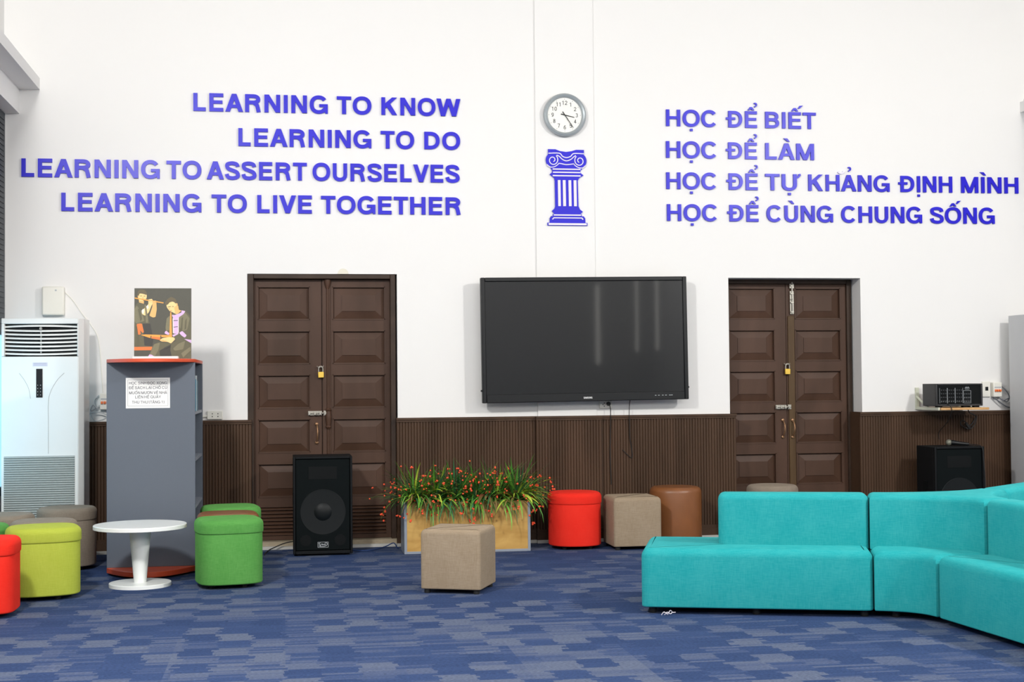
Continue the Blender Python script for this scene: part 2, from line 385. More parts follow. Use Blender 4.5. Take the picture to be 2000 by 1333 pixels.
        s([tuple(q) for q in smooth_pts([(x1 - .01, .72), (x1 - .07, .90 - h * .4), (wd / 2, 1.02 - h), (x0 + .05, .92 - h * .5), (x0 + .01, .74), (x0 + .08, .61), (wd / 2, .52), (x1 - .07, .42), (x1, .28), (x1 - .05, .10 + h * .4), (wd / 2, h - .02), (x0 + .06, .10 + h * .4), (x0 - .01, .31)], 4)])
    elif c == 'X': p((0, 0), (a, 0), (wd, 1), (wd - a, 1)); p((wd - a, 0), (wd, 0), (a, 1), (0, 1))
    elif c == 'Y': p((wd / 2 - h, 0), (wd / 2 + h, 0), (wd / 2 + h, .45), (wd / 2 - h, .45)); p((0, 1), (a, 1), (wd / 2 + h, .40), (wd / 2 - h, .40)); p((wd - a, 1), (wd, 1), (wd / 2 + h, .40), (wd / 2 - h, .40))
    elif c == '(': s(arc(.34, .45, .30, .62, 125, 235, 8))
    elif c == ')': s(arc(-.08, .45, .30, .62, -55, 55, 8))
    elif c == '1': p((wd / 2 - h + .05, 0), (wd / 2 + h + .05, 0), (wd / 2 + h + .05, 1), (wd / 2 - h + .05, 1)); p((wd * .12, .70), (wd / 2, .86), (wd / 2, 1), (wd * .12, .82))
    elif c == '2': s([tuple(q) for q in smooth_pts([(h, .70), (.14, .92 - h * .3), (wd / 2, 1 - h), (wd - h - .04, .90 - h * .3), (wd - h, .70), (wd - h - .10, .48), (h + .06, .16), (h, h)], 4)] + [(wd, h)])
    elif c == '3': s(arc(wd / 2 - .02, .74, wd / 2 - h - .02, .26 - h, 160, -70, 12) + arc(wd / 2 - .02, .28, wd / 2 - h, .29 - h, 70, -160, 12))
    elif c == '4': s([(wd, .25), (h, .25), (wd * .68, 1 - h)], False); p((wd * .66 - h, 0), (wd * .66 + h, 0), (wd * .66 + h, 1), (wd * .66 - h, 1))
    elif c == '5': s([(wd - .04, 1 - h), (h + .05, 1 - h), (h, .48)] + arc(wd / 2 - .02, .32, wd / 2 - h, .33 - h, 130, -150, 14))
    elif c == '6': s(arc(wd / 2, .32, wd / 2 - h, .33 - h, 0, 360, 20)[:-1], True); s([(h, .34), (h + .06, .72), (wd / 2 + .02, 1 - h), (wd - h - .02, .86)])
    elif c == '7': s([(0, 1 - h), (wd - h, 1 - h), (wd * .42, 0)])
    elif c == '8': s(arc(wd / 2, .27, wd / 2 - h, .28 - h, 0, 360, 18)[:-1], True); s(arc(wd / 2, .75, wd / 2 - h - .03, .26 - h, 0, 360, 18)[:-1], True)
    elif c == '9': s(arc(wd / 2, .68, wd / 2 - h, .33 - h, 0, 360, 20)[:-1], True); s([(wd - h, .66), (wd - h - .06, .28), (wd / 2 - .02, h), (h + .02, .14)])
    m = wd / 2; low = w * .78
    for k in marks:
        if k == '.': p((m - low / 2, -.28), (m + low / 2, -.28), (m + low / 2, -.28 + low), (m - low / 2, -.28 + low))
        elif k == '^': p((m - .20, 1.06), (m - .08, 1.06), (m, 1.15), (m + .08, 1.06), (m + .20, 1.06), (m + .06, 1.26), (m - .06, 1.26))
        elif k == 'h': s(arc(m + .24, 1.40, .09, .09, 120, -60, 8) + [(m + .21, 1.27)], ww=w * .42)
        elif k == 'H': s(arc(m + .02, 1.37, .09, .09, 120, -60, 8) + [(m - .01, 1.23)], ww=w * .42)
        elif k == 'q': p((m + .18, 1.22), (m + .28, 1.40), (m + .48, 1.42), (m + .27, 1.22))
        elif k == '/': p((m - .04, 1.08), (m + .08, 1.28), (m + .28, 1.28), (m + .06, 1.08))
        elif k == '\\': p((m + .18, 1.10), (m + .06, 1.10), (m - .16, 1.30), (m + .04, 1.30))
        elif k == 'u': s(arc(m, 1.30, .17, .20, 200, 340, 8), ww=w * .5)
        elif k == '~': s([(m - .22, 1.12), (m - .10, 1.22), (m + .08, 1.14), (m + .20, 1.24)], ww=w * .55)
        elif k == 'o': s([(wd - h, .78), (wd + .06, .82), (wd + .15, .94), (wd + .13, 1.02)], ww=w * .62)
    return G, wd
DECOMP = {'Ọ': ('O', '.'), 'Ể': ('E', '^h'), 'Ế': ('E', '^q'), 'À': ('A', '\\'), 'Ự': ('U', 'o.'), 'Ẳ': ('A', 'H'), 'Ị': ('I', '.'), 'Ì': ('I', '\\'), 'Ù': ('U', '\\'),
          'Ố': ('O', '^q'), 'Á': ('A', '/'), 'Ạ': ('A', '.'), 'Ỗ': ('O', '^~'), 'Ũ': ('U', '~'), 'Ư': ('U', 'o'), 'Ợ': ('O', 'o.'), 'Ề': ('E', '^\\'), 'Ê': ('E', '^'),
          'Ệ': ('E', '^.'), 'Ầ': ('A', '^\\'), 'Ủ': ('U', 'H')}
BEAR = {'A': 0.01, 'V': 0.01, 'T': 0.03, 'Y': 0.01, 'X': .02, 'W': .01, 'O': .055, 'C': .055, 'G': .055, 'Q': .055, 'S': .05, 'Đ': .10}
def ribbon(bm, pts, w, closed, f, y0, y1, mi):
    P = [Vector(q) for q in pts]; n = len(P); L = []; Rr = []
    for i in range(n):
        if closed: a, b = P[i - 1], P[(i + 1) % n]
        else: a, b = P[max(i - 1, 0)], P[min(i + 1, n - 1)]
        p = P[i]
        d1 = (p - a).normalized() if (p - a).length > 1e-9 else (b - p).normalized()
        d2 = (b - p).normalized() if (b - p).length > 1e-9 else d1
        n1 = Vector((-d1.y, d1.x)); n2 = Vector((-d2.y, d2.x)); m = (n1 + n2)
        m = m.normalized() if m.length > 1e-6 else n1
        k = w / 2 / max(0.45, m.dot(n1))
        L.append(p + m * k); Rr.append(p - m * k)
    V = [[bm.verts.new((f(q)[0], y, f(q)[1])) for q in side] for side in (L, Rr) for y in (y0, y1)]
    lf, lb, rf, rb = V
    rng = range(n) if closed else range(n - 1)
    for i in rng:
        j = (i + 1) % n
        for q in ((lf[i], lf[j], rf[j], rf[i]), (lb[i], rb[i], rb[j], lb[j]), (lf[i], lb[i], lb[j], lf[j]), (rf[i], rf[j], rb[j], rb[i])):
            bm.faces.new(q).material_index = mi
    if not closed:
        bm.faces.new((lf[0], rf[0], rb[0], lb[0])).material_index = mi; bm.faces.new((lf[-1], lb[-1], rb[-1], rf[-1])).material_index = mi
def text(bm, word, x0, x1, z0, cap, w, y0, y1, mi=0, gap=0.10):
    items = []; x = 0.0; prev = None
    for ch in word:
        if ch == ' ': x += 0.42; prev = None; continue
        G, adv = glyph(ch, w); b = DECOMP.get(ch, (ch,))[0]
        if prev is not None: x += (BEAR.get(prev, gap) + BEAR.get(b, gap)) * 0.9
        items.append((G, x)); x += adv; prev = b
    k = (x1 - x0) / max(x, 1e-6)
    lay = 0
    for G, gx in items:
        f = lambda q, gx=gx: (x0 + (gx + q[0]) * k, z0 + q[1] * cap)
        for g in G:
            lay = (lay + 1) % 5; e = lay * (y1 - y0) * .03
            if g[0] == 'p': prism_xz(bm, [f(q) for q in g[1]], y0 + e, y1, mi)
            else: ribbon(bm, g[1], g[3], g[2], f, y0 + e, y1, mi)
def text_c(bm, word, xc, z0, cap, w, y0, y1, mi=0, ratio=1.0):
    x = 0.0; prev = None
    for ch in word:
        if ch == ' ': x += 0.42; prev = None; continue
        b = DECOMP.get(ch, (ch,))[0]; adv = glyph(ch, w)[1]
        if prev is not None: x += (BEAR.get(prev, .10) + BEAR.get(b, .10)) * 0.9
        x += adv; prev = b
    W_ = x * cap * ratio
    text(bm, word, xc - W_ / 2, xc + W_ / 2, z0, cap, w, y0, y1, mi)

# ------------------------------------------------------------------ the setting
PIL = .014
XL, XR, YW, YB, ZC = -1.965, 6.07, 10.5, -4.0, 5.2
D1 = (-0.264, 0.828, 2.007); D2 = (3.381, 4.453, 1.988)
bm = B(); box(bm, XL - .2, XR + .2, YB - .2, YW + .6, -.1, 0); struct('floor', bm, MCAR)
bm = B(); box(bm, XL - .2, XR + .2, YB - .2, YW + .3, ZC, ZC + .1); struct('ceiling', bm, MCEIL)
bm = B()
for x0, x1, z0, z1 in ((XL - .2, D1[0], 0, ZC), (D1[0], D1[1], D1[2], ZC), (D1[1], D2[0], 0, ZC), (D2[0], D2[1], D2[2], ZC), (D2[1], XR + .2, 0, ZC)):
    box(bm, x0, x1, YW, YW + .3, z0, z1)
box(bm, 1.88, 2.33, YW - PIL, YW + .01, 0, ZC)          # shallow pilaster behind the screen
struct('wall_back', bm, MW)
bm = B(); box(bm, XL - .2, XL, YB, YW, 0, ZC); struct('wall_left', bm, MW)
bm = B(); box(bm, XR, XR + .2, YB, YW, 0, ZC); struct('wall_right', bm, MW)
bm = B(); box(bm, XL, XR, YB - .2, YB, 0, ZC); struct('wall_rear', bm, MW)
for nm, sgn, xw in (('trim_1', 1, XL), ('trim_2', -1, XR)):      # beam with a cornice board along each side wall
    bm = B()
    xs = sorted((xw, xw + sgn * .105)); box(bm, xs[0], xs[1], YB, YW, 3.207 - .06, 3.33)
    xs = sorted((xw, xw + sgn * .245)); box(bm, xs[0], xs[1], YB, YW, 3.322, 3.405)
    xs = sorted((xw, xw + sgn * .215)); box(bm, xs[0], xs[1], YB, YW, 3.405, 3.43)
    struct(nm, bm, MW)
# window in the left wall beside the corner: dark shutters above, a bright pane below
wn = empty('window_1'); wn['kind'] = 'structure'
bm = B(); box(bm, XL, XL + .012, 8.6, 10.47, 1.60, 3.14)
for i in range(40): box(bm, XL + .012, XL + .018, 8.64, 10.42, 1.64 + i * .037, 1.66 + i * .037)
obj('window_shutter', bm, MDARKW, wn)
bm = B(); box(bm, XL, XL + .004, 8.66, 10.42, .50, 1.58); obj('window_pane', bm, MSKY, wn)
bm = B()
for y0, y1, z0, z1 in ((8.6, 8.66, .44, 1.6), (10.42, 10.47, .44, 1.6), (8.66, 10.42, .44, .50), (8.66, 10.42, 1.56, 1.6)): box(bm, XL, XL + .02, y0, y1, z0, z1)
obj('window_frame', bm, MDARKW, wn)
# narrow daylight gaps between curtains at the far end of the hall (they show in the dark screen)
for i, (x0, x1, y0, y1, z0, z1) in enumerate(((5.50, 5.55, YB, YB + .02, 1.5, 2.9), (XR - .02, XR, -3.32, -3.24, 1.7, 3.0), (XR - .02, XR, -1.97, -1.89, 1.7, 3.0))):
    bm = B(); box(bm, x0, x1, y0, y1, z0, z1); struct('window_%d' % (i + 2), bm, MSLIT)

# wainscot: grooved boards, cap and base, one structure per stretch
def wainscot(name, x0, x1, yf, left_ret=0.0, right_ret=0.0):
    bm = B()
    pts = []; pitch = .0215; n = max(2, round((x1 - x0) / pitch)); p = (x1 - x0) / n
    for i in range(n):
        a = x0 + i * p
        pts += [(a, yf + .006), (a + p * .16, yf), (a + p * .84, yf), (a + p * .999, yf + .006)]
    lo = [bm.verts.new((x, y, .02)) for x, y in pts]; hi = [bm.verts.new((x, y, .925)) for x, y in pts]
    for i in range(len(pts) - 1): bm.faces.new((lo[i], lo[i + 1], hi[i + 1], hi[i]))
    box(bm, x0, x1, yf + .0062, YW - .001, .02, .925)
    box(bm, x0 - .002, x1 + .002, yf - .016, YW - .001, .925, .941); box(bm, x0 - .001, x1 + .001, yf - .008, YW - .001, .910, .925)
    box(bm, x0 - .003, x1 + .003, yf - .022, yf + .007, .022, .075); box(bm, x0 - .003, x1 + .003, yf - .014, yf + .007, .075, .10)
    o = struct(name, bm, MWAIN)
    bm = B(); box(bm, x0 - .004, x1 + .004, yf - .045, YW - .001, 0.0, .022); s_ = struct(name + '_strip', bm, MSTRIP); s_.name = 'baseboard_' + name.split('_')[1]
    return o
wainscot('trim_3', XL, -.237, YW - .035)
wainscot('trim_4', .816, 1.855, YW - .035)
wainscot('trim_5', 1.855, 2.355, YW - .072)
wainscot('trim_6', 2.355, 3.417, YW - .035)
wainscot('trim_7', 4.418, XR, YW - .035)
bm = B()                                                   # wainscot returning into the reveals of the right-hand door
box(bm, 4.418, 4.452, YW, YW + .16, .02, .941); box(bm, 3.382, 3.417, YW, YW + .16, .02, .941)
struct('trim_8', bm, MWAIN)

# doors
def door(name, x0, x1, top, yl, seam, rows, lx, rx, louvre, frame_y):
    d = empty(name); d['kind'] = 'structure'
    bm = B()
    box(bm, x0 + .001, x0 + .045, frame_y, yl + .09, .05, top); box(bm, x1 - .05, x1 - .012, frame_y, yl + .09, .05, top); box(bm, x0 + .045, x1 - .05, frame_y, yl + .09, top - .035, top)
    obj('door_frame', bm, MTRIMD, d, bevel=.004)
    leaves = []
    for (a, b, px) in ((x0 + .045, seam - .002, lx), (seam + .002, x1 - .05, rx)):
        bm = B(); zb, zt = .055, top - .037; bk = yl + .045
        box(bm, a, b, yl + .022, bk, zb, zt)
        box(bm, a, px[0], yl, yl + .022, zb, zt); box(bm, px[1], b, yl, yl + .022, zb, zt)
        zs = [zb] + [z for r in sorted([(r[0], r[1]) for r in rows + ([louvre] if louvre else [])]) for z in r] + [zt]
        for i in range(0, len(zs), 2): box(bm, px[0], px[1], yl, yl + .022, zs[i], zs[i + 1])
        for z0, z1 in rows:                                # fielded panels with bevelled borders
            i0, i1, j0, j1 = px[0] + .008, px[1] - .008, z0 + .008, z1 - .008
            m, mz = .062, .055
            A = [bm.verts.new((x, yl + .0218, z)) for x, z in ((i0, j0), (i1, j0), (i1, j1), (i0, j1))]
            Bq = [bm.verts.new((x, yl + .007, z)) for x, z in ((i0 + m, j0 + mz), (i1 - m, j0 + mz), (i1 - m, j1 - mz), (i0 + m, j1 - mz))]
            Cq = [bm.verts.new((x, yl + .002, z)) for x, z in ((i0 + m, j0 + mz), (i1 - m, j0 + mz), (i1 - m, j1 - mz), (i0 + m, j1 - mz))]
            Dq = [bm.verts.new((x, yl + .002, z)) for x, z in ((i0 + m + .006, j0 + mz + .006), (i1 - m - .006, j0 + mz + .006), (i1 - m - .006, j1 - mz - .006), (i0 + m + .006, j1 - mz - .006))]
            for P, Q in ((A, Bq), (Bq, Cq), (Cq, Dq)):
                for i in range(4): bm.faces.new((P[i], P[(i + 1) % 4], Q[(i + 1) % 4], Q[i]))
            bm.faces.new(Dq)
            for u0, u1, v0, v1 in ((px[0], px[1], z1 - .006, z1 + .004), (px[0], px[1], z0 - .004, z0 + .006), (px[0] - .004, px[0] + .006, z0, z1), (px[1] - .006, px[1] + .004, z0, z1)):
                box(bm, u0, u1, yl - .004, yl + .012, v0, v1)
        if louvre:
            n = 8; st = (louvre[1] - louvre[0]) / n
            for i in range(n):
                z = louvre[0] + i * st
                v = [bm.verts.new(q) for q in ((px[0], yl + .001, z + st * .15), (px[1], yl + .001, z + st * .15), (px[1], yl + .001, z + st * .38), (px[0], yl + .001, z + st * .38), (px[0], yl + .02, z + st), (px[1], yl + .02, z + st))]
                bm.faces.new((v[0], v[1], v[2], v[3])); bm.faces.new((v[3], v[2], v[5], v[4]))
        leaves.append(obj('door_leaf', bm, MDOOR, d, smooth=True, angle=20))
    return d, leaves
rows1 = [(z - .245, z) for z in (1.918, 1.591, 1.266, .940, .615)]
d1, lv1 = door('door_1', D1[0], D1[1], D1[2], 10.57, .275, rows1, (-.191, .189), (.354, .743), (.085, .295), 10.508)
bm = B()                                                   # moulded astragal over the seam, with capital and swelling
box(bm, .283, .336, 10.556, 10.57, .06, 1.965); tube(bm, [(.318, 10.556, .06), (.318, 10.556, 1.94)], .010, 10); tube(bm, [(.333, 10.560, .06), (.333, 10.560, 1.94)], .005, 8)
lathe(bm, [(.012, 1.90), (.020, 1.925), (.026, 1.95), (.026, 1.97)], 12, (.318, 10.556))
lathe(bm, [(.012, .865), (.022, .88), (.016, .89), (.022, .93), (.024, .96), (.018, .995), (.024, 1.005), (.012, 1.02)], 12, (.320, 10.550))
obj('door_bead', bm, MDOOR, d1, smooth=True)
rows2 = [(z - .244, z) for z in (1.921, 1.592, 1.269, .945, .622)]
d2, lv2 = door('door_2', D2[0], D2[1], D2[2], 10.68, 3.905, rows2, (3.440, 3.812), (3.982, 4.358), (.09, .295), 10.655)
bm = B(); box(bm, 3.918, 3.972, 10.668, 10.68, .06, 1.70); obj('door_bead', bm, wood('worn_varnish', (.060, .032, .012), (.10, .060, .026), (8, 8, 1), .5), d2, bevel=.004)
def pull(x, y, z0, z1, parent):
    bm = B()
    tube(bm, smooth_pts([(x, y, z1), (x + .004, y - .018, z1 - .016), (x + .006, y - .034, (z0 + z1) / 2 + .02), (x + .005, y - .034, (z0 + z1) / 2 - .02), (x + .002, y - .016, z0 + .014), (x, y, z0)], 5), .006, 8)
    for z in (z0, z1): lathe(bm, [(.006, y - .012), (.012, y - .008), (.013, y)], 12, (x, z), axis='y')
    obj('door_handle', bm, MAGED, parent, smooth=True)
pull(.234, 10.566, .765, .901, lv1[0]); pull(3.868, 10.678, .748, .881, lv2[0]); pull(3.944, 10.666, .747, .880, lv2[1])
def barrel_bolt(x0, x1, z, y, parent, vertical=False):
    bm = B(); L = x1 - x0; f = (lambda u, v, w: (x0 + u, w, z + v)) if not vertical else (lambda u, v, w: (z + v, w, x0 + u))
    def bx(u0, u1, v0, v1, w0, w1):
        p, q = f(u0, v0, w0), f(u1, v1, w1); box(bm, min(p[0], q[0]), max(p[0], q[0]), min(p[1], q[1]), max(p[1], q[1]), min(p[2], q[2]), max(p[2], q[2]))
    bx(0, L * .70, -.016, .016, y - .004, y); bx(L * .78, L, -.018, .018, y - .006, y)
    for u in (.06, .35, .62, .86): bx(L * u - .006, L * u + .006, -.012, .012, y - .018, y - .003)
    tube(bm, [f(L * .03, 0, y - .011), f(L * .97, 0, y - .011)], .006, 8); tube(bm, [f(L * .45, 0, y - .011), f(L * .45, -.014, y - .028)], .004, 8)
    obj('door_bolt', bm, MSTEEL, parent, bevel=.001)
barrel_bolt(.172, .316, .982, 10.553, lv1[0]); barrel_bolt(3.806, 3.934, .984, 10.666, lv2[0]); barrel_bolt(1.715, 1.975, 3.952, 10.667, lv2[1], True)
bm = B(); box(bm, D1[0], D1[1], YW - .02, YW + .30, 0, .052); box(bm, D2[0], D2[1], YW - .02, YW + .30, 0, .052); struct('trim_9', bm, MSTONE)
bm = B(); box(bm, D1[0] + .03, D1[1] - .02, YW - .065, YW - .02, 0, .022); struct('trim_10', bm, MSTRIP)
bm = B(); box(bm, D1[0], D1[1], YW + .30, YW + .34, 0, 2.1); box(bm, D2[0], D2[1], YW + .30, YW + .34, 0, 2.1); struct('trim_11', bm, MBLACKR)
def padlock(label, x, y, z, tilt):
    t = thing('padlock', label, 'padlock', (x, y, z), 0, 'brass padlocks on the double doors')
    t.rotation_euler = (0, tilt, 0)
    bm = B(); box(bm, -.021, .021, -.018, 0, -.044, 0); obj('lock_body', bm, MBRASS, t, bevel=.003)
    bm = B(); tube(bm, smooth_pts([(-.015, -.009, -.002), (-.015, -.009, .024), (-.008, -.009, .038), (.008, -.009, .038), (.015, -.009, .024), (.015, -.009, -.002)], 5), .0042, 8); obj('shackle', bm, MSTEEL, t, smooth=True)
    bm = B(); tube(bm, smooth_pts([(-.026, .002, .042), (-.012, -.012, .030), (.0, -.016, .036), (.012, -.012, .030), (.022, .002, .044)], 4), .003, 6); obj('hasp_ring', bm, MSTEEL, t, smooth=True)
padlock('brass padlock hanging on the left double door, beside the poster shelf', .266, 10.553, 1.287, -.04)
padlock('brass padlock hanging on the right double door, beside the sofa', 3.906, 10.665, 1.284, .02)

# ------------------------------------------------------------------ wall lettering
LINES_L = [(3.192, [('LEARNING', -0.645, 0.325), ('TO', 0.391, 0.646), ('KNOW', 0.72, 1.311)]),
 (2.941, [('LEARNING', -0.324, 0.644), ('TO', 0.713, 0.962), ('DO', 1.038, 1.307)]),
 (2.694, [('LEARNING', -1.844, -0.884), ('TO', -0.836, -0.589), ('ASSERT', -0.551, 0.17), ('OURSELVES', 0.211, 1.301)]),
 (2.452, [('LEARNING', -1.57, -0.59), ('TO', -0.517, -0.265), ('LIVE', -0.19, 0.205), ('TOGETHER', 0.272, 1.308)])]
LINES_R = [(3.152, [('HỌC', 2.899, 3.306), ('ĐỂ', 3.395, 3.625), ('BIẾT', 3.693, 4.104)]),
 (2.908, [('HỌC', 2.896, 3.305), ('ĐỂ', 3.391, 3.621), ('LÀM', 3.69, 4.085)]),
 (2.668, [('HỌC', 2.895, 3.301), ('ĐỂ', 3.392, 3.624), ('TỰ', 3.686, 3.942), ('KHẲNG', 4.036, 4.704), ('ĐỊNH', 4.797, 5.23), ('MÌNH', 5.306, 5.792)]),
 (2.423, [('HỌC', 2.898, 3.304), ('ĐỂ', 3.395, 3.627), ('CÙNG', 3.693, 4.233), ('CHUNG', 4.302, 4.971), ('SỐNG', 5.042, 5.584)])]
for lines, cap, w, side in ((LINES_L, .131, .205, 'English, left of the clock'), (LINES_R, .128, .185, 'Vietnamese, right of the clock')):
    for z, words in lines:
        full = ' '.join(q[0] for q in words)
        t = thing('motto_lettering', 'raised blue letters on the white wall reading ' + full, 'lettering', (words[0][1], YW, z), 0, 'blue wall motto lines in ' + side)
        for wd, x0, x1 in words:
            bm = B(); text(bm, wd, x0 - words[0][1], x1 - words[0][1], 0, cap, w, -.016, -.001)
            wo = obj('word', bm, MBLUE, t)
            if 'Ẳ' in wd:
                xm = x0 - words[0][1] + .268; bm = B()
                ribbon(bm, arc(0, 1.30, .2, .2, 205, 335, 8), .11, False, lambda q: (xm + q[0] * .12, q[1] * cap), -.016, -.001, 0)
                bo = obj('breve', bm, MLILAC, t); bo['label'] = 'breve accent painted with a pale lilac sheen'

# clock
t = thing('clock', 'round silver wall clock with white dial above the blue column emblem', 'clock', (2.101, YW - PIL, 3.214))
bm = B(); lathe(bm, [(.150, 0), (.160, -.012), (.165, -.030), (.160, -.046), (.150, -.052), (.138, -.046), (.132, -.030), (.131, -.022)], 56, axis='y'); obj('rim', bm, MCLOCK, t, smooth=True)
bm = B(); lathe(bm, [(.134, -.0245), (.134, -.0255)], 48, axis='y'); obj('dial', bm, MDIAL, t)
MNUM = plain('dark_numerals', (.06, .06, .06), .6)
for k in range(1, 13):
    bm = B(); an = math.radians(90 - 30 * k); cx, cz = .093 * math.cos(an), .093 * math.sin(an)
    text_c(bm, str(k), cx, cz - .015, .030, .13, -.027, -.0256, ratio=1.0)
    obj('numeral', bm, MNUM, t)
for k in range(12):
    bm = B(); an = math.radians(30 * k); lathe(bm, [(.0022, -.0268), (.0022, -.0256)], 8, (.121 * math.cos(an), .121 * math.sin(an)), axis='y'); obj('minute_mark', bm, MNUM, t)
def hand(nm, ang, L, wd, y):
    a_ = math.radians(90 - ang); d = Vector((math.cos(a_), math.sin(a_))); n_ = Vector((-d.y, d.x))
    bm = B(); q = [d * L + n_ * wd * .6, d * L - n_ * wd * .6, -d * .03 - n_ * wd, -d * .03 + n_ * wd]
    prism_xz(bm, [(v.x, v.y) for v in q], y - .002, y); obj(nm, bm, MBLACK, t)
hand('hour_hand', 103, .076, .0038, -.029); hand('minute_hand', 146, .115, .003, -.032)

# column emblem
def EZ(q): return ((q[0] - 347) * .00088, (1250 - q[1]) * .000857)
t = thing('column_emblem', 'blue acrylic Ionic column emblem mounted below the wall clock', 'wall emblem', (2.113, YW - PIL, 2.377))
bm = B(); lay_ = 0
for P in ([(188, 575), (252, 575), (290, 590), (345, 597), (392, 590), (432, 577), (502, 577), (502, 625), (188, 625)],
          [(225, 606), (463, 606), (470, 740), (220, 740)], [(207, 736), (492, 736), (470, 765), (470, 782), (497, 803), (458, 828), (446, 850), (243, 850), (240, 830), (200, 798), (222, 778), (222, 762)],
          [(244, 840), (445, 840), (450, 1092), (247, 1092)], [(247, 1080), (240, 1100), (217, 1120), (240, 1150), (465, 1150), (488, 1125), (462, 1105), (452, 1080)],
          [(225, 1148), (478, 1148), (478, 1172), (225, 1172)], [(210, 1166), (495, 1166), (508, 1185), (510, 1228), (197, 1228), (198, 1185)], [(178, 1224), (527, 1224), (527, 1250), (178, 1250)]):
    lay_ += .00025; prism_xz(bm, [EZ(q) for q in P], -.014 + lay_, -.001)
for cx, cy in ((229, 671), (463, 675)):
    prism_xz(bm, [EZ((cx + 61 * math.cos(i * pi / 16), cy + 68 * math.sin(i * pi / 16))) for i in range(32)], -.0143, -.001)
obj('column_panel', bm, MBLUE, t)
bm = B()
def line(pts, wd):
    ribbon(bm, [tuple(q) for q in pts], wd, False, lambda q: EZ(q), -.0162, -.012, 0)
for x0, x1 in ((270, 293), (313, 338), (363, 387), (408, 433)): line([((x0 + x1) / 2, 848), ((x0 + x1) / 2 + 2, 1078)], x1 - x0)
for y, a_, b_, wd in ((751, 226, 470, 11), (779, 228, 468, 11), (809, 226, 470, 11), (1157, 232, 472, 11), (1237, 186, 520, 17)): line([(a_, y), (b_, y)], wd)
line([(220, 1196), (232, 1182), (478, 1182), (488, 1196)], 9)
line(smooth_pts([(190, 612), (285, 610), (312, 636), (347, 648), (385, 636), (412, 611), (502, 612)], 4), 8)
line(smooth_pts([(262, 628), (285, 638), (312, 664), (347, 677), (385, 664), (412, 640), (430, 628)], 4), 8)
line(smooth_pts([(282, 700), (300, 702), (347, 710), (400, 704), (414, 700)], 4), 8)
for sx, cx, cy in ((1, 229, 671), (-1, 463, 675)):
    sp_ = []
    for i in range(44):
        th = i * pi / 16; r = 46 - 34 * i / 43
        sp_.append((cx + sx * r * math.cos(th - .9), cy + r * 1.08 * math.sin(th - .9)))
    line(sp_, 7.5)
    line(smooth_pts([(cx - sx * 52, cy + 40), (cx - sx * 25, cy + 62), (cx + sx * 10, cy + 60), (cx + sx * 40, cy + 42), (cx + sx * 54, cy + 25)], 4), 7)
o = obj('inlay_lines', bm, MINLAY, t); o['label'] = 'white flutes, scrolls and mouldings'

# television
t = thing('television', 'large black wall-mounted flat screen above the wainscot', 'television', (2.222, 10.34, 1.515)); t.rotation_euler = (0, -.0095, 0)
Wd, Hd = .784, .464
bm = B()
for x0, x1, z0, z1 in ((-Wd, -Wd + .030, -Hd, Hd), (Wd - .030, Wd, -Hd, Hd), (-Wd + .03, Wd - .03, Hd - .030, Hd), (-Wd + .03, Wd - .03, -Hd, -Hd + .062)): box(bm, x0, x1, 0, .06, z0, z1)
obj('bezel', bm, MBLACK, t, bevel=.005)
bm = B(); box(bm, -Wd + .029, Wd - .029, .012, .05, -Hd + .06, Hd - .028); obj('screen', bm, MSCREEN, t)
bm = B(); box(bm, -Wd + .05, Wd - .05, .058, .085, -Hd + .05, Hd - .05); obj('back_cover', bm, MBLACK, t)
bm = B(); box(bm, -.22, .22, .085, .144, -.2, .2); obj('wall_bracket', bm, MBLACK, t)
bm = B(); text(bm, 'SAMSUNG', -.026, .040, -Hd + .020, .013, .22, -.0015, 0); obj('lettering', bm, MTEXT, t)
bm = B()
for i, x in enumerate((.52, .545, .575, .60, .63, .645)): box(bm, x, x + .012, -.001, 0, -Hd + .032, -Hd + .036)
obj('control_buttons', bm, MLGREY, t)
for sx in (-1, 1):
    bm = B(); box(bm, min(sx * Wd, sx * (Wd + .010)), max(sx * Wd, sx * (Wd + .010)), .02, .04, -Hd + .085, -Hd + .098); obj('side_clip', bm, MBLACK, t)

# sockets, switch, breakers, cables
def socket(label, x0, x1, z0, z1, y, holes):
    t = thing('power_socket', label, 'socket', ((x0 + x1) / 2, y, (z0 + z1) / 2)); w_, h_ = (x1 - x0) / 2, (z1 - z0) / 2
    bm = B(); box(bm, -w_, w_, -.018, 0, -h_, h_); obj('cover_plate', bm, MPLAST, t, bevel=.003)
    for hx, hz in holes:
        bm = B(); box(bm, hx - .003, hx + .003, -.0185, -.017, hz - .004, hz + .004); obj('slot', bm, MBLACKR, t)
    return t
socket('cream double wall socket beside the grey shelf, on the wainscot cap', -.552, -.443, .948, 1.008, YW, [(-.018, .01), (-.018, -.01), (.022, .01), (.022, -.01)])
bm = B(); tube(bm, smooth_pts([(-.552, YW - .008, .972), (-.62, YW - .006, .962), (-.70, YW - .006, .956), (-.80, YW - .006, .957)], 4), .008, 8)
tag(obj('cable_duct', bm, MPLAST, smooth=True), 'cream cable running from the wall socket behind the grey shelf', 'cable')
ts = socket('cream wall socket with a black plug under the television', 2.353, 2.448, .992, 1.052, YW, [(-.012, .012), (-.012, -.012), (-.022, 0)])
bm = B(); lathe(bm, [(.016, -.012), (.016, -.03), (.011, -.05)], 14, (.020, .006), axis='y'); obj('plug', bm, MBLACK, ts, smooth=True)
bm = B(); tube(bm, smooth_pts([(2.421, YW - .05, 1.025), (2.426, YW - .062, .99), (2.428, YW - .055, .93), (2.428, YW - .040, .80), (2.425, YW - .040, .62), (2.432, YW - .04, .42)], 6), .0035, 6)
tag(obj('black_cable', bm, MBLACKR, smooth=True), 'thin black cord hanging from the plug under the television down the wainscot', 'cord')
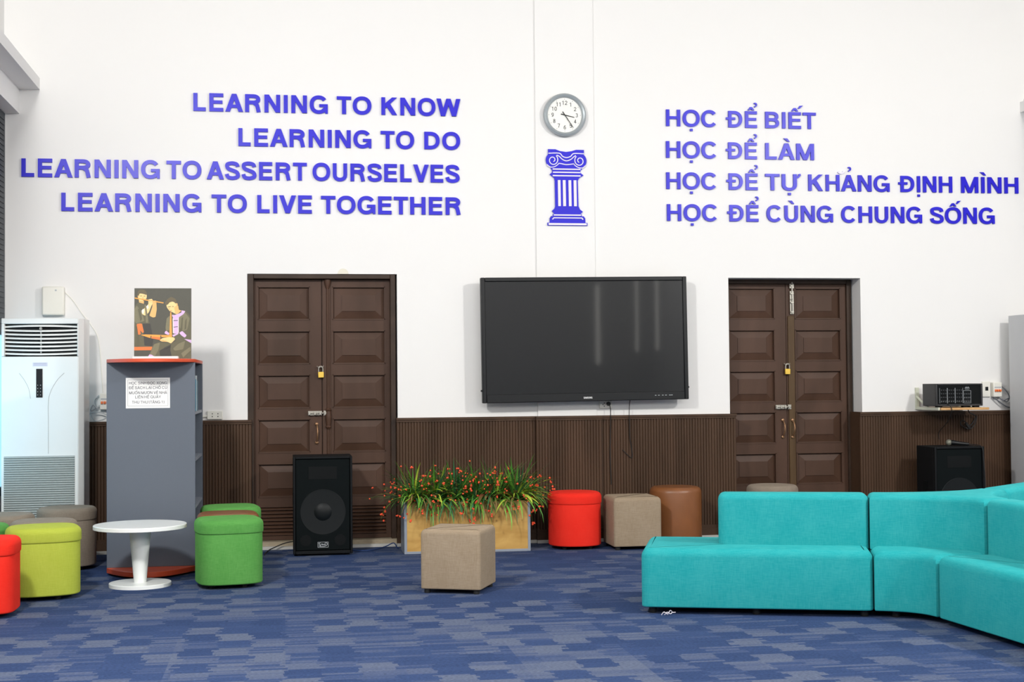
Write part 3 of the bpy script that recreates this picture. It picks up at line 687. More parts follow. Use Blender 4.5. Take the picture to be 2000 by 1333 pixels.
bm = B(); tube(bm, smooth_pts([(2.572, YW - .10, 1.07), (2.574, YW - .06, 1.02), (2.572, YW - .055, .95), (2.574, YW - .050, .88), (2.578, YW - .042, .78), (2.59, YW - .04, .70), (2.595, YW - .04, .62), (2.56, YW - .04, .64), (2.52, YW - .04, .68)], 6), .003, 6)
tag(obj('signal_cable', bm, MBLACKR, smooth=True), 'thin black cable dangling from the right part of the television', 'cable')
def breaker(label, x, z, y, k=1.0):
    t = thing('circuit_breaker', label, 'circuit breaker', (x, y, z))
    bm = B(); box(bm, -.036 * k, .036 * k, -.05, 0, -.058, .058); obj('housing', bm, MPLAST, t, bevel=.006)
    bm = B()
    for i in range(3): box(bm, -.027 * k + i * .019 * k, -.012 * k + i * .019 * k, -.062, -.049, -.016, .002)
    o = obj('toggle', bm, MORSW, t, bevel=.002); o['label'] = 'orange toggles'
    bm = B(); box(bm, -.028 * k, .028 * k, -.0515, -.0495, .012, .024); obj('rating_label', bm, MLGREY, t); return t
breaker('cream circuit breaker with orange toggles between the air conditioner and grey shelf', -1.265, 1.085, YW)
breaker('cream circuit breaker with orange toggles beside the grey cabinet', 5.565, 1.105, YW)
bm = B()
for pts in ([(-1.31, YW - .02, 1.13), (-1.335, YW - .03, 1.09), (-1.32, YW - .03, 1.04), (-1.30, YW - .02, 1.06)], [(-1.30, YW - .02, 1.06), (-1.36, YW - .05, 1.02), (-1.345, YW - .06, 1.06), (-1.31, YW - .05, 1.03), (-1.29, YW - .04, 1.05)],
            [(-1.37, YW - .04, 1.00), (-1.30, YW - .05, 1.01), (-1.24, YW - .05, .985)], [(-1.36, YW - .05, .99), (-1.33, YW - .06, .95), (-1.27, YW - .06, .96), (-1.23, YW - .05, 1.0)]):
    tube(bm, smooth_pts(pts, 5), .0045, 6)
tag(obj('cable_bundle', bm, MLGREY, smooth=True), 'tangle of grey wires under the breaker beside the air conditioner', 'cables')
t = thing('light_switch', 'white wall switch plate with small black rocker beside the amplifier', 'switch', (5.486, YW, 1.110))
bm = B(); box(bm, -.033, .033, -.016, 0, -.062, .060); obj('cover_plate', bm, MPLAST, t, bevel=.003)
bm = B(); box(bm, -.010, .014, -.021, -.015, -.012, .018); obj('rocker', bm, MBLACK, t, bevel=.002)
bm = B()
for pts in ([(5.60, YW - .02, 1.14), (5.63, YW - .05, 1.10), (5.66, YW - .05, 1.05), (5.64, YW - .05, 1.01), (5.60, YW - .04, 1.03)], [(5.58, YW - .03, 1.045), (5.61, YW - .05, 1.02), (5.66, YW - .06, 1.04), (5.70, YW - .05, 1.03)],
            [(5.53, YW - .02, 1.05), (5.58, YW - .04, 1.01), (5.64, YW - .04, .97), (5.70, YW - .04, .962)]):
    tube(bm, smooth_pts(pts, 5), .005, 6)
tag(obj('cable_bundle', bm, plain('dull_wire', (.14, .15, .17), .6)), 'loose wires leading from the breaker behind the grey cabinet', 'cables')
bm = B(); prism_xz(bm, [(.431 + .040 * math.cos(i * pi / 12), 2.007 + .040 * math.sin(i * pi / 12)) for i in range(13)], YW - .006, YW)
tag(obj('round_fitting', bm, plain('old_cream', (.74, .71, .60), .7)), 'half-round cream cap showing above the left door lintel', 'wall fitting')
t = thing('junction_box', 'small white wall box above the air conditioner', 'wall box', (-1.622, YW, 1.805))
bm = B(); box(bm, -.077, .077, -.05, 0, -.103, .103); obj('housing', bm, MPLAST, t, bevel=.012, seg=3)
bm = B(); lathe(bm, [(.007, -.0515), (.007, -.0495)], 12, (.02, .075), axis='y'); obj('indicator', bm, MLGREY, t)
bm = B(); tube(bm, smooth_pts([(-1.545, YW - .012, 1.87), (-1.49, YW - .004, 1.81), (-1.43, YW - .004, 1.72), (-1.37, YW - .004, 1.64), (-1.32, YW - .004, 1.55), (-1.30, YW - .004, 1.40), (-1.285, YW - .004, 1.15)], 5), .003, 6)
tag(obj('thin_cable', bm, MPLAST, smooth=True), 'thin white cable running down the wall from the white wall box', 'cable')

# ------------------------------------------------------------------ air conditioner
k = 1.0365
def ax(v): return v * k + 1.567 * k
def az(v): return 1.21 + (v - 1.21) * k
t = thing('air_conditioner', 'tall white floor-standing air conditioner in the left corner', 'air conditioner', (-1.567 * k, 9.95, 0))
xl, xr = ax(-1.812), ax(-1.33); TZ = az(1.643)
bm = B()
vx0, vx1, vz0, vz1 = ax(-1.793), ax(-1.337), az(1.395), az(1.607)
box(bm, xl, vx0, 0, .06, vz0, vz1); box(bm, vx1, xr, 0, .06, vz0, vz1); box(bm, xl, xr, 0, .06, vz1, TZ); box(bm, xl, xr, 0, .06, 0.0, vz0 - .002)
prism(bm, [(xl, .059), (xl, .30), (ax(-1.297), .30), (ax(-1.297), .035), (xr, 0.0), (xr, .059)], 0.0, TZ)
obj('casing', bm, MWHITE, t, bevel=.004)
bm = B(); box(bm, vx0, vx1, .045, .058, vz0, vz1); obj('vent_recess', bm, MBLACKR, t)
bm = B()
for i in range(8):
    zc = vz1 - .016 - i * (vz1 - vz0 - .02) / 7.6; N = 16
    for j in range(N):
        u0, u1 = j / N, (j + 1) / N
        def P(u, dz, dy):
            s_ = 1 - (2 * u - 1) ** 2
            return (vx0 + (vx1 - vx0) * u, .03 - .030 * s_ + dy, zc + dz - (.007 * s_ if i else -.006 * s_ + .004))
        a0, a1, b0, b1 = P(u0, .0045, 0), P(u1, .0045, 0), P(u0, -.006, -.004), P(u1, -.006, -.004)
        c0, c1 = P(u0, .008, .018), P(u1, .008, .018)
        v = [bm.verts.new(q) for q in (a0, a1, b1, b0, c0, c1)]
        bm.faces.new((v[0], v[1], v[2], v[3])); bm.faces.new((v[0], v[4], v[5], v[1])); bm.faces.new((v[3], v[2], v[5], v[4]))
bmesh.ops.remove_doubles(bm, verts=bm.verts, dist=.0005)
obj('louvre', bm, MWHITE, t, smooth=True)
bm = B(); xm = (vx0 + vx1) / 2; box(bm, xm - .004, xm + .004, .004, .02, vz0 + .01, vz1 - .01); lathe(bm, [(.009, -.012), (.009, .01)], 12, (xm, vz1 - .033), axis='y'); obj('louvre_link', bm, plain('dull_white', (.3, .3, .28), .5), t)
bm = B(); box(bm, ax(-1.594), ax(-1.554), -.004, .002, az(1.126), az(1.313)); o = obj('control_panel', bm, plain('gloss_black', (.006, .008, .010), .15), t, bevel=.001)
bm = B()
for i in range(4):
    for x in (-1.584, -1.566): lathe(bm, [(.0022, -.0052), (.0022, -.004)], 8, (ax(x), az(1.143 + i * .021)), axis='y')
obj('control_lights', bm, MTEXT, o)
bm = B(); box(bm, ax(-1.616), ax(-1.523), -.0012, .001, az(1.329), az(1.354), 0)
for zz in (1.336, 1.343, 1.349): box(bm, ax(-1.610), ax(-1.530), -.0016, -.001, az(zz), az(zz + .0022), 1)
obj('sticker', bm, [plain('pale_sticker', (.62, .63, .72), .5), plain('sticker_print', (.35, .36, .50), .6)], t)
bm = B()
tube(bm, smooth_pts([(ax(-1.418), -.0003, az(1.285)), (ax(-1.465), -.0003, az(1.235)), (ax(-1.505), -.0003, az(1.16)), (ax(-1.518), -.0003, az(1.09)), (ax(-1.518), -.0003, az(.95)), (ax(-1.518), -.0003, az(.76))], 6), .0014, 6)
tube(bm, smooth_pts([(ax(-1.70), -.0003, az(1.285)), (ax(-1.665), -.0003, az(1.235)), (ax(-1.64), -.0003, az(1.18)), (ax(-1.63), -.0003, az(1.12))], 6), .0011, 6)
obj('panel_seam', bm, plain('seam_grey', (.34, .35, .33), .6), t)  # thin grey lines drawn along the panel joints
bm = B(); gz1 = az(.745); gz0 = az(.19)
n = 38
for i in range(n):
    z = gz1 - (i + .5) * (gz1 - gz0) / n
    v = [bm.verts.new(q) for q in ((ax(-1.795), -.003, z - .003), (ax(-1.352), -.003, z - .003), (ax(-1.352), -.010, z + .0015), (ax(-1.795), -.010, z + .0015), (ax(-1.795), -.001, z + .004), (ax(-1.352), -.001, z + .004))]
    bm.faces.new((v[0], v[1], v[2], v[3])); bm.faces.new((v[3], v[2], v[5], v[4]))
obj('intake_slats', bm, MWHITE, t)
bm = B(); box(bm, ax(-1.795), ax(-1.352), -.001, .0005, gz0, gz1); obj('intake_backing', bm, plain('dim_green_grey', (.16, .19, .18), .6), t)

# ------------------------------------------------------------------ grey end-panel shelf with books, notice and poster
SX0, SX1, SY0, SY1, SZ = -1.115, -.565, 9.30, 10.15, 1.345
t = thing('bookshelf', 'grey bookshelf end panel with orange top and base, behind the round white table', 'bookshelf', (0, 0, 0))
def bow(y0, y1, r):
    pts = [(SX0, y1), (SX0, y0)]
    for i in range(1, 12):
        u = i / 12; pts.append((SX0 + (SX1 - SX0) * u, y0 - r * (1 - (2 * u - 1) ** 2)))
    return pts + [(SX1, y0), (SX1, y1)]
bm = B(); prism(bm, bow(SY0, SY1, .27), SZ, SZ + .022); obj('top_board', bm, MORANGE, t, bevel=.003)
bm = B(); prism(bm, bow(SY0, SY1, .27), .012, .045); obj('base_board', bm, MORANGE, t, bevel=.003)
bm = B(); box(bm, SX0, SX1, SY0, SY0 + .022, .045, SZ); obj('end_panel', bm, MGRAYP, t, bevel=.002)
bm = B(); box(bm, SX0, SX1, SY1 - .022, SY1, .045, SZ); obj('end_panel', bm, MGRAYP, t, bevel=.002)
bm = B(); box(bm, (SX0 + SX1) / 2 - .01, (SX0 + SX1) / 2 + .01, SY0 + .022, SY1 - .022, .045, SZ); obj('divider', bm, MGRAYP, t)
for z in (.40, .705, 1.008):
    bm = B(); box(bm, SX0 + .005, SX1 - .005, SY0 + .022, SY1 - .022, z, z + .018); obj('shelf', bm, MALU, t)
for x in (SX0 + .05, SX1 - .05):
    for y in (SY0 + .1, SY1 - .1):
        bm = B(); lathe(bm, [(.02, 0), (.02, .012)], 12, (x, y)); obj('foot', bm, MBLACKR, t)
cols = [((.015, .10, .16), 'dark teal'), ((.02, .20, .34), 'blue'), ((.10, .30, .42), 'sky blue'), ((.55, .60, .62), 'pale grey'), ((.02, .14, .20), 'petrol blue')]
for i, (c, nm) in enumerate(cols):
    y = 9.40 + i * .085; hgt = (.25, .22, .21, .235, .20)[i]
    bk = thing('book', nm + ' book standing on the upper bookshelf level, ' + ('nearest', 'second from', 'leaning, third from', 'fourth from', 'farthest from')[i] + ' the noticed end', 'book', (SX1 - .01, y, 1.0262), 0, 'books on the bookshelf')
    bk.rotation_euler = ((.0, .0, -.10, .0, .0)[i], 0, 0)
    bm = B(); box(bm, -.16, 0, -.014, -.011, 0, hgt); box(bm, -.16, 0, .011, .014, 0, hgt); box(bm, -.003, 0, -.011, .011, 0, hgt); obj('cover', bm, plain('cover_' + nm.replace(' ', '_'), c, .4), bk)
    bm = B(); box(bm, -.155, -.004, -.0108, .0108, .004, hgt - .004); obj('pages', bm, MPAPER, bk)
# notice
t = thing('notice', 'white paper notice in grey capitals taped on the grey bookshelf panel', 'notice', (-.858, SY0 - .001, 1.150))
bm = B(); box(bm, -.138, .136, -.0012, 0, -.096, .098); obj('sheet', bm, MPAPER, t)
bm = B()
for x0, x1, z0, z1 in ((-.126, .124, .084, .0855), (-.126, .124, -.0825, -.081), (-.126, -.1245, -.081, .084), (.1225, .124, -.081, .084)): box(bm, x0, x1, -.0017, -.0011, z0, z1)
obj('border', bm, MINK, t)
bm = B()
for s_, z, hw in (('HỌC SINH ĐỌC XONG', .056, .118), ('ĐỂ SÁCH LẠI CHỖ CŨ', .026, .118), ('MUỐN MƯỢN VỀ NHÀ', -.006, .118), ('LIÊN HỆ QUẦY', -.033, .080), ('THỦ THƯ (TẦNG 1)', -.066, .100)):
    text(bm, s_, -hw, hw, z, .0175, .16, -.0018, -.0011)
obj('lettering', bm, MINK, t)
# poster: a stage photograph of two seated and standing flute players, printed flat
t = thing('poster', 'photo board of two musicians in dark costume leaning on top of the bookshelf', 'poster', (-.785, 9.52, SZ + .0225)); t.rotation_euler = (-.06, 0, .0)
PW, PH = .3645, .470
def pz(q): return ((q[0] - 172) / 883 * PW - PW / 2, (1195 - q[1]) / 1100 * PH)
pm = lambda n_, c: plain('print_' + n_, c, .55, var=.10, scale=60)
bm = B(); box(bm, -PW / 2, PW / 2, 0, .006, 0, PH); obj('board', bm, pm('ground', (.060, .058, .040)), t)
PM = [pm('skin', (.72, .42, .14)), pm('skin_light', (.82, .58, .25)), pm('hair', (.11, .085, .04)), pm('cloth', (.095, .088, .045)), pm('cloth_light', (.17, .155, .085)), pm('orange', (.75, .17, .03)),
      pm('lilac', (.62, .43, .68)), pm('bamboo', (.78, .33, .05)), pm('pale', (.75, .68, .62)), pm('dark', (.030, .028, .022))]
SH = [(3, [(172, 385), (215, 325), (250, 310), (330, 335), (345, 400), (380, 540), (410, 640), (172, 640)]), (4, [(172, 420), (210, 360), (290, 470), (330, 600), (200, 640), (172, 600)]),
      (3, [(172, 640), (410, 636), (440, 900), (445, 1000), (172, 1000)]), (9, [(300, 640), (420, 640), (470, 900), (450, 990), (330, 980)]),
      (5, [(210, 645), (290, 640), (322, 770), (305, 790), (262, 740), (275, 808), (225, 812)]), (5, [(172, 1000), (452, 998), (440, 1050), (172, 1052)]), (5, [(735, 1040), (770, 1020), (775, 1052)]), (5, [(1025, 1040), (1055, 1020), (1055, 1050)]),
      (0, [(240, 280), (320, 290), (318, 335), (245, 315)]), (1, [(222, 170), (290, 150), (365, 195), (360, 255), (300, 290), (245, 285), (222, 230)]), (2, [(218, 200), (222, 150), (260, 112), (330, 118), (366, 165), (362, 200), (300, 180), (250, 175), (235, 240)]),
      (1, [(285, 480), (330, 400), (390, 340), (385, 280), (440, 255), (470, 300), (430, 380), (395, 470), (340, 520), (300, 500)]), (0, [(405, 520), (450, 380), (455, 290), (510, 285), (518, 420), (500, 540), (460, 548)]), (8, [(282, 440), (310, 410), (330, 425), (312, 500), (290, 480)]), (8, [(355, 375), (385, 350), (395, 400), (370, 420)]),
      (7, [(178, 238), (625, 314), (622, 330), (178, 256)]), (4, [(330, 350), (350, 345), (385, 560), (380, 635), (350, 625), (345, 500)]),
      (3, [(660, 640), (690, 540), (750, 490), (870, 450), (960, 440), (1035, 520), (1055, 700), (1055, 960), (800, 900), (660, 800)]), (4, [(672, 560), (725, 520), (720, 740), (660, 760), (655, 700)]), (4, [(870, 520), (960, 470), (1030, 560), (990, 740), (930, 760), (870, 700)]),
      (3, [(395, 1150), (470, 960), (560, 925), (740, 950), (900, 870), (1055, 950), (1055, 1190), (395, 1190)]), (4, [(410, 1120), (480, 960), (570, 935), (545, 1050), (490, 1150)]), (4, [(770, 1030), (860, 950), (960, 910), (930, 1040), (800, 1060)]), (9, [(560, 1060), (740, 960), (730, 1050), (760, 1180), (580, 1180)]),
      (1, [(665, 360), (700, 320), (760, 300), (840, 330), (845, 375), (860, 430), (905, 440), (830, 500), (790, 480), (740, 455), (720, 450), (680, 400)]), (0, [(790, 380), (850, 360), (860, 430), (905, 440), (835, 498), (800, 480)]), (2, [(642, 320), (680, 265), (740, 225), (810, 260), (835, 330), (800, 330), (780, 290), (720, 310), (690, 350), (650, 355)]), (2, [(690, 382), (735, 372), (735, 382), (695, 392)]),
      (6, [(750, 505), (800, 510), (905, 470), (900, 435), (965, 450), (930, 500), (860, 545), (862, 790), (780, 800), (775, 560)]), (9, [(780, 592), (845, 588), (845, 597), (780, 602)]), (9, [(780, 692), (845, 686), (845, 695), (780, 702)]), (8, [(765, 560), (778, 560), (784, 790), (770, 790)]), (8, [(852, 545), (862, 545), (858, 790), (848, 790)]),
      (6, [(645, 770), (665, 750), (720, 795), (705, 820), (640, 795)]), (6, [(865, 785), (915, 755), (985, 825), (955, 862), (900, 825)]), (6, [(760, 820), (840, 790), (860, 800), (780, 845)]), (6, [(945, 880), (1055, 895), (1055, 945), (1010, 920)]), (6, [(385, 1150), (410, 1115), (440, 1120), (490, 1150)]),
      (7, [(728, 465), (745, 465), (756, 850), (715, 850)]), (7, [(270, 815), (340, 808), (750, 822), (745, 850), (560, 850), (590, 895), (430, 868)]), (5, [(440, 840), (590, 855), (580, 897), (440, 868)]), (2, [(425, 830), (440, 830), (435, 872), (420, 868)]), (2, [(575, 825), (592, 825), (592, 895), (572, 890)]),
      (1, [(560, 900), (610, 865), (700, 850), (790, 855), (805, 885), (740, 950), (690, 925), (600, 920)])]
def ell(cx, cy, rx, ry): return [(cx + rx * math.cos(i * pi / 6), cy + ry * math.sin(i * pi / 6)) for i in range(12)]
SH += [(2, ell(275, 215, 14, 4)), (2, ell(328, 218, 14, 4)), (0, ell(305, 240, 8, 12)), (5, ell(300, 262, 14, 4)), (0, ell(232, 225, 9, 18)), (0, ell(832, 350, 11, 24)), (1, ell(705, 400, 20, 12)),
       (0, ell(712, 415, 9, 14)), (5, ell(738, 440, 12, 5)), (2, ell(770, 378, 16, 4)), (1, ell(415, 275, 28, 10)), (1, ell(432, 300, 26, 9)), (0, ell(480, 300, 22, 9)), (0, ell(600, 900, 30, 8)), (0, ell(640, 912, 34, 8)), (1, ell(670, 890, 40, 9)),
       (3, [(905, 560), (925, 540), (915, 730), (890, 740)]), (3, [(960, 600), (985, 560), (975, 720), (950, 735)]), (9, [(640, 1010), (740, 965), (735, 990), (650, 1040)]), (4, [(900, 1100), (1040, 1000), (1050, 1060), (930, 1170)]), (3, [(230, 420), (250, 400), (290, 560), (270, 600)]), (3, [(215, 680), (235, 820), (250, 980), (225, 980)])]
bm = B()
for j, (mi, P_) in enumerate(SH): prism_xz(bm, [pz(q) for q in (round_poly(P_, 16, 3) if len(P_) > 4 else P_)], -.0003 - .00006 * j, .001, mi)
obj('printed_picture', bm, PM, t)
t = thing('booklet', 'flat white booklet lying in front of the photo board on the bookshelf top', 'booklet', (-.815, 9.36, SZ + .022))
bm = B(); box(bm, -.142, .142, -.05, .05, 0, .018); obj('pages', bm, MPAPER, t, bevel=.002)

# ------------------------------------------------------------------ round white table
t = thing('side_table', 'low round white pedestal table in front of the grey bookshelf', 'table', (-.857, 8.77, 0))
bm = B(); lathe(bm, [(.262, .343), (.273, .346), (.273, .366), (.270, .369)], 72); obj('table_top', bm, MWHITE, t, smooth=True)
bm = B(); lathe(bm, [(.037, .022), (.040, .06), (.065, .343)], 40); obj('pedestal', bm, MWHITE, t, smooth=True)
bm = B(); lathe(bm, [(.182, 0), (.182, .020), (.179, .0225)], 64); obj('table_base', bm, MWHITE, t, smooth=True)

# ------------------------------------------------------------------ ottomans
def superell(rx, ry, e, n=48, rot=0.0, skew=0.0):
    out = []
    for i in range(n):
        th = 2 * pi * i / n; c, s = math.cos(th), math.sin(th)
        x = rx * math.copysign(abs(c) ** (2 / e), c); y = ry * math.copysign(abs(s) ** (2 / e), s)
        x += skew * y
        out.append((x * math.cos(rot) - y * math.sin(rot), x * math.sin(rot) + y * math.cos(rot)))
    return out
def ottoman(label, pts, loc, H, m, rz=0.0, group=None, seam=.075, feet_r=.13, rt=.035, feet=None):
    t = thing('ottoman', label, 'ottoman', (loc[0], loc[1], 0), rz, group)
    cx = sum(p[0] for p in pts) / len(pts); cy = sum(p[1] for p in pts) / len(pts)
    if seam:
        low = [(cx + (p[0] - cx) * .972, cy + (p[1] - cy) * .972) for p in pts]
        bm = B(); soft_prism(bm, low, .025, H - seam + .004, .006, .010); obj('body', bm, m, t, smooth=True, angle=60)
        bm = B(); soft_prism(bm, pts, H - seam, H, rt, .012); obj('cushion', bm, m, t, smooth=True, angle=60)
    else:
        bm = B(); soft_prism(bm, pts, .025, H, rt, .008); obj('body', bm, m, t, smooth=True, angle=60)
    for fx, fy in (feet or [(feet_r * math.cos(a_), feet_r * math.sin(a_)) for a_ in (pi / 4, 3 * pi / 4, 5 * pi / 4, 7 * pi / 4)]):
        bm = B(); lathe(bm, [(.017, 0), (.019, .006), (.019, .030)], 14, (fx, fy)); obj('foot', bm, MBLACKR, t, smooth=True)
    return t
circ = superell(.19, .19, 2.0)
sq = round_poly([(-.19, -.19), (.19, -.19), (.19, .19), (-.19, .19)], .03, 4)
fsq = [(s1 * .15, s2 * .15) for s1 in (-1, 1) for s2 in (-1, 1)]
petal = superell(.205, .19, 2.9, 56, .22)
ottoman('beige square ottoman standing alone on the carpet in front of the planter', round_poly([(-.178, -.178), (.178, -.178), (.178, .178), (-.178, .178)], .022, 4), (.995, 8.20), .365, MBEIGE, -.40, None, 0, rt=.030, feet=[(s1 * .145, s2 * .145) for s1 in (-1, 1) for s2 in (-1, 1)])
ottoman('red round ottoman against the wainscot beside the planter', superell(.193, .193, 2.2), (2.066, 10.07), .405, MRED, 0, None, .085)
ottoman('beige square ottoman against the wainscot between red and brown ottomans', round_poly([(-.175, -.175), (.175, -.175), (.175, .175), (-.175, .175)], .024, 4), (2.472, 9.99), .375, MBEIGE, 0, None, 0, feet=[(s1 * .14, s2 * .14) for s1 in (-1, 1) for s2 in (-1, 1)])
ottoman('round brown leather ottoman against the wainscot behind the sofa seat', superell(.19, .19, 2.1), (2.845, 10.16), .42, MLEATH, 0, None, 0, rt=.04)
ottoman('round greige ottoman peeking over the sofa back before the right door', circ, (3.577, 10.12), .42, MGREY, 0, None, .08)
ottoman('bright green ottoman in front, to the right of the white table', superell(.196, .19, 3.4, 56, .20), (-.332, 8.67), .405, MGREEN, 0, None, .085)
ottoman('brown leather ottoman wedged between the two green ottomans', superell(.19, .18, 3.0, 56, .1), (-.352, 9.08), .40, MLEATH, 0, None, 0, rt=.035)
ottoman('darker green ottoman at the back, nearest the wainscot beside the bookshelf', superell(.19, .19, 3.2, 56, .2), (-.352, 9.52), .405, MGREEN, 0, None, .085)
ottoman('lime yellow-green ottoman at left beside the white table', superell(.205, .19, 3.0, 56, .25), (-1.360, 8.43), .405, MLIME, 0, None, .085)
ottoman('greige round ottoman at left standing next to the bookshelf before the air conditioner', superell(.19, .175, 2.3), (-1.415, 9.70), .405, MGREY, 0, None, .085)
ottoman('greige ottoman directly behind the lime ottoman', superell(.192, .185, 2.4), (-1.425, 8.85), .40, MGREY, 0, None, .085)
ottoman('greige ottoman at the left edge, in front of the air conditioner grille', superell(.185, .185, 2.4), (-1.735, 9.27), .405, MGREY, 0, None, .085)
ottoman('green ottoman at the left edge, between red and greige ottomans', superell(.178, .178, 2.4), (-1.768, 8.66), .40, MGREEN, 0, None, .085)
ottoman('red ottoman at the left edge, nearest the camera', superell(.19, .185, 4.0, 56), (-1.580, 7.84), .405, MRED, 0, None, .085)

# ------------------------------------------------------------------ teal sofa: three arms around a three-way corner
A0, uA, vA = Vector((1.82, 7.15)), Vector((.9487, -.3162)), Vector((.3162, .9487))
dA, dB, dC = -uA, Vector((.0698, -.9976)), Vector((.777, .629))
O_ = Vector((3.4647, 6.912)); LA, LB, LC = .4686, .3476, .40; HW = (.30, .35, .30)
def perp(d): return Vector((-d.y, d.x))
def hub(hw, trim=0.0):
    def inter(p, d, q, e):
        det = d.x * -e.y + e.x * d.y; r = q - p
        s_ = (r.x * -e.y + e.x * r.y) / det
        return p + d * s_
    arms = [(dA, LA - trim), (dB, LB - trim), (dC, LC - trim)]; pts = []
    for i in range(3):
        d, L = arms[i]; e, Le = arms[(i + 1) % 3]
        half, hn = hw[i], hw[(i + 1) % 3]
        right, left = O_ + perp(d) * -half + d * L, O_ + perp(d) * half + d * L
        nxt = O_ + perp(e) * -hn + e * Le
        pts.append(tuple(right)); pts.append(tuple(left))
        ctl = inter(O_ + perp(d) * half, d, O_ + perp(e) * -hn, e)
        for kk in range(1, 9):
            u = kk / 9; q = left * (1 - u) ** 2 + ctl * 2 * u * (1 - u) + nxt * u * u; pts.append(tuple(q))
    return pts
def arm_pts(base, d, L, half, s0=0.0):
    n_ = perp(d); a, b = base + d * s0, base + d * L
    return [tuple(a + n_ * half), tuple(b + n_ * half), tuple(b - n_ * half), tuple(a - n_ * half)]
SH_, BH = .338, .605
def sofa(label, seat, back, feet, r=.02):
    t = thing('sofa_module', label, 'sofa', (0, 0, 0), 0, 'teal modular sofa pieces')
    bm = B(); soft_prism(bm, seat, .035, SH_, .045, .008); obj('seat', bm, MTEAL, t, smooth=True, angle=60)
    bm = B(); soft_prism(bm, back, SH_ - .02, BH, .035, .006); obj('backrest', bm, MTEAL, t, smooth=True, angle=60)
    for fx, fy in feet:
        bm = B(); lathe(bm, [(.018, 0), (.020, .006), (.020, .045)], 14, (fx, fy)); obj('foot', bm, MBLACKR, t, smooth=True)
    return t
def dens(pts, r=.047, n=7, step=.06):
    p = round_poly(pts, r, n); out = []
    for i in range(len(p)):
        a, b = Vector(p[i]), Vector(p[(i + 1) % len(p)]); m = max(1, int((b - a).length / step))
        for j in range(m): out.append(tuple(a + (b - a) * j / m))
    return out
hb = .082
LA_ = 1.168
Aend = O_ + dA * (LA + .004); Bend = O_ + dB * (LB + .004); Cend = O_ + dC * (LC + .004)
fa = [Vector(A0) + uA * u + vA * v for u, v in ((.05, .06), (.58, .06), (1.12, .06), (.05, .54), (.58, .54), (1.12, .54))]
sb = sofa('straight teal sofa bench at left with its low end facing the carpet', dens(arm_pts(Aend, dA, LA_, .30)), dens(arm_pts(Aend, dA, .775, hb)), fa)
bm = B(); rnd = random.Random(4)
for i in range(3):
    p = Vector((1.90 + i * .016, 7.075 - i * .002, .004)); tube(bm, smooth_pts([p, p + Vector((.012, -.006, .012 + rnd.random() * .012)), p + Vector((.028, rnd.uniform(-.01, .01), rnd.random() * .014)), p + Vector((.040, -.004, .012))], 4), .0022, 5)
obj('torn_lining', bm, MINLAY, sb, smooth=True)
sofa('teal curved corner piece of the sofa where the three benches meet', hub(HW), hub((hb, hb, hb)), [O_ + dA * .36 + perp(dA) * s_ * .24 for s_ in (-1, 1)] + [O_ + dB * .32 + perp(dB) * s_ * .24 for s_ in (-1, 1)] + [O_ + dC * .35 + perp(dC) * s_ * .24 for s_ in (-1, 1)])
sofa('teal sofa bench running towards the camera on the right', dens(arm_pts(Bend, dB, 1.25, HW[1])), dens(arm_pts(Bend, dB, 1.25, hb)), [Bend + dB * u + perp(dB) * s_ * .24 for u in (.05, .6, 1.18) for s_ in (-1, 1)])
sofa('teal sofa bench running back to the right behind the corner piece', dens(arm_pts(Cend, dC, 1.25, .30)), dens(arm_pts(Cend, dC, 1.25, hb)), [Cend + dC * u + perp(dC) * s_ * .24 for u in (.05, .6, 1.18) for s_ in (-1, 1)])

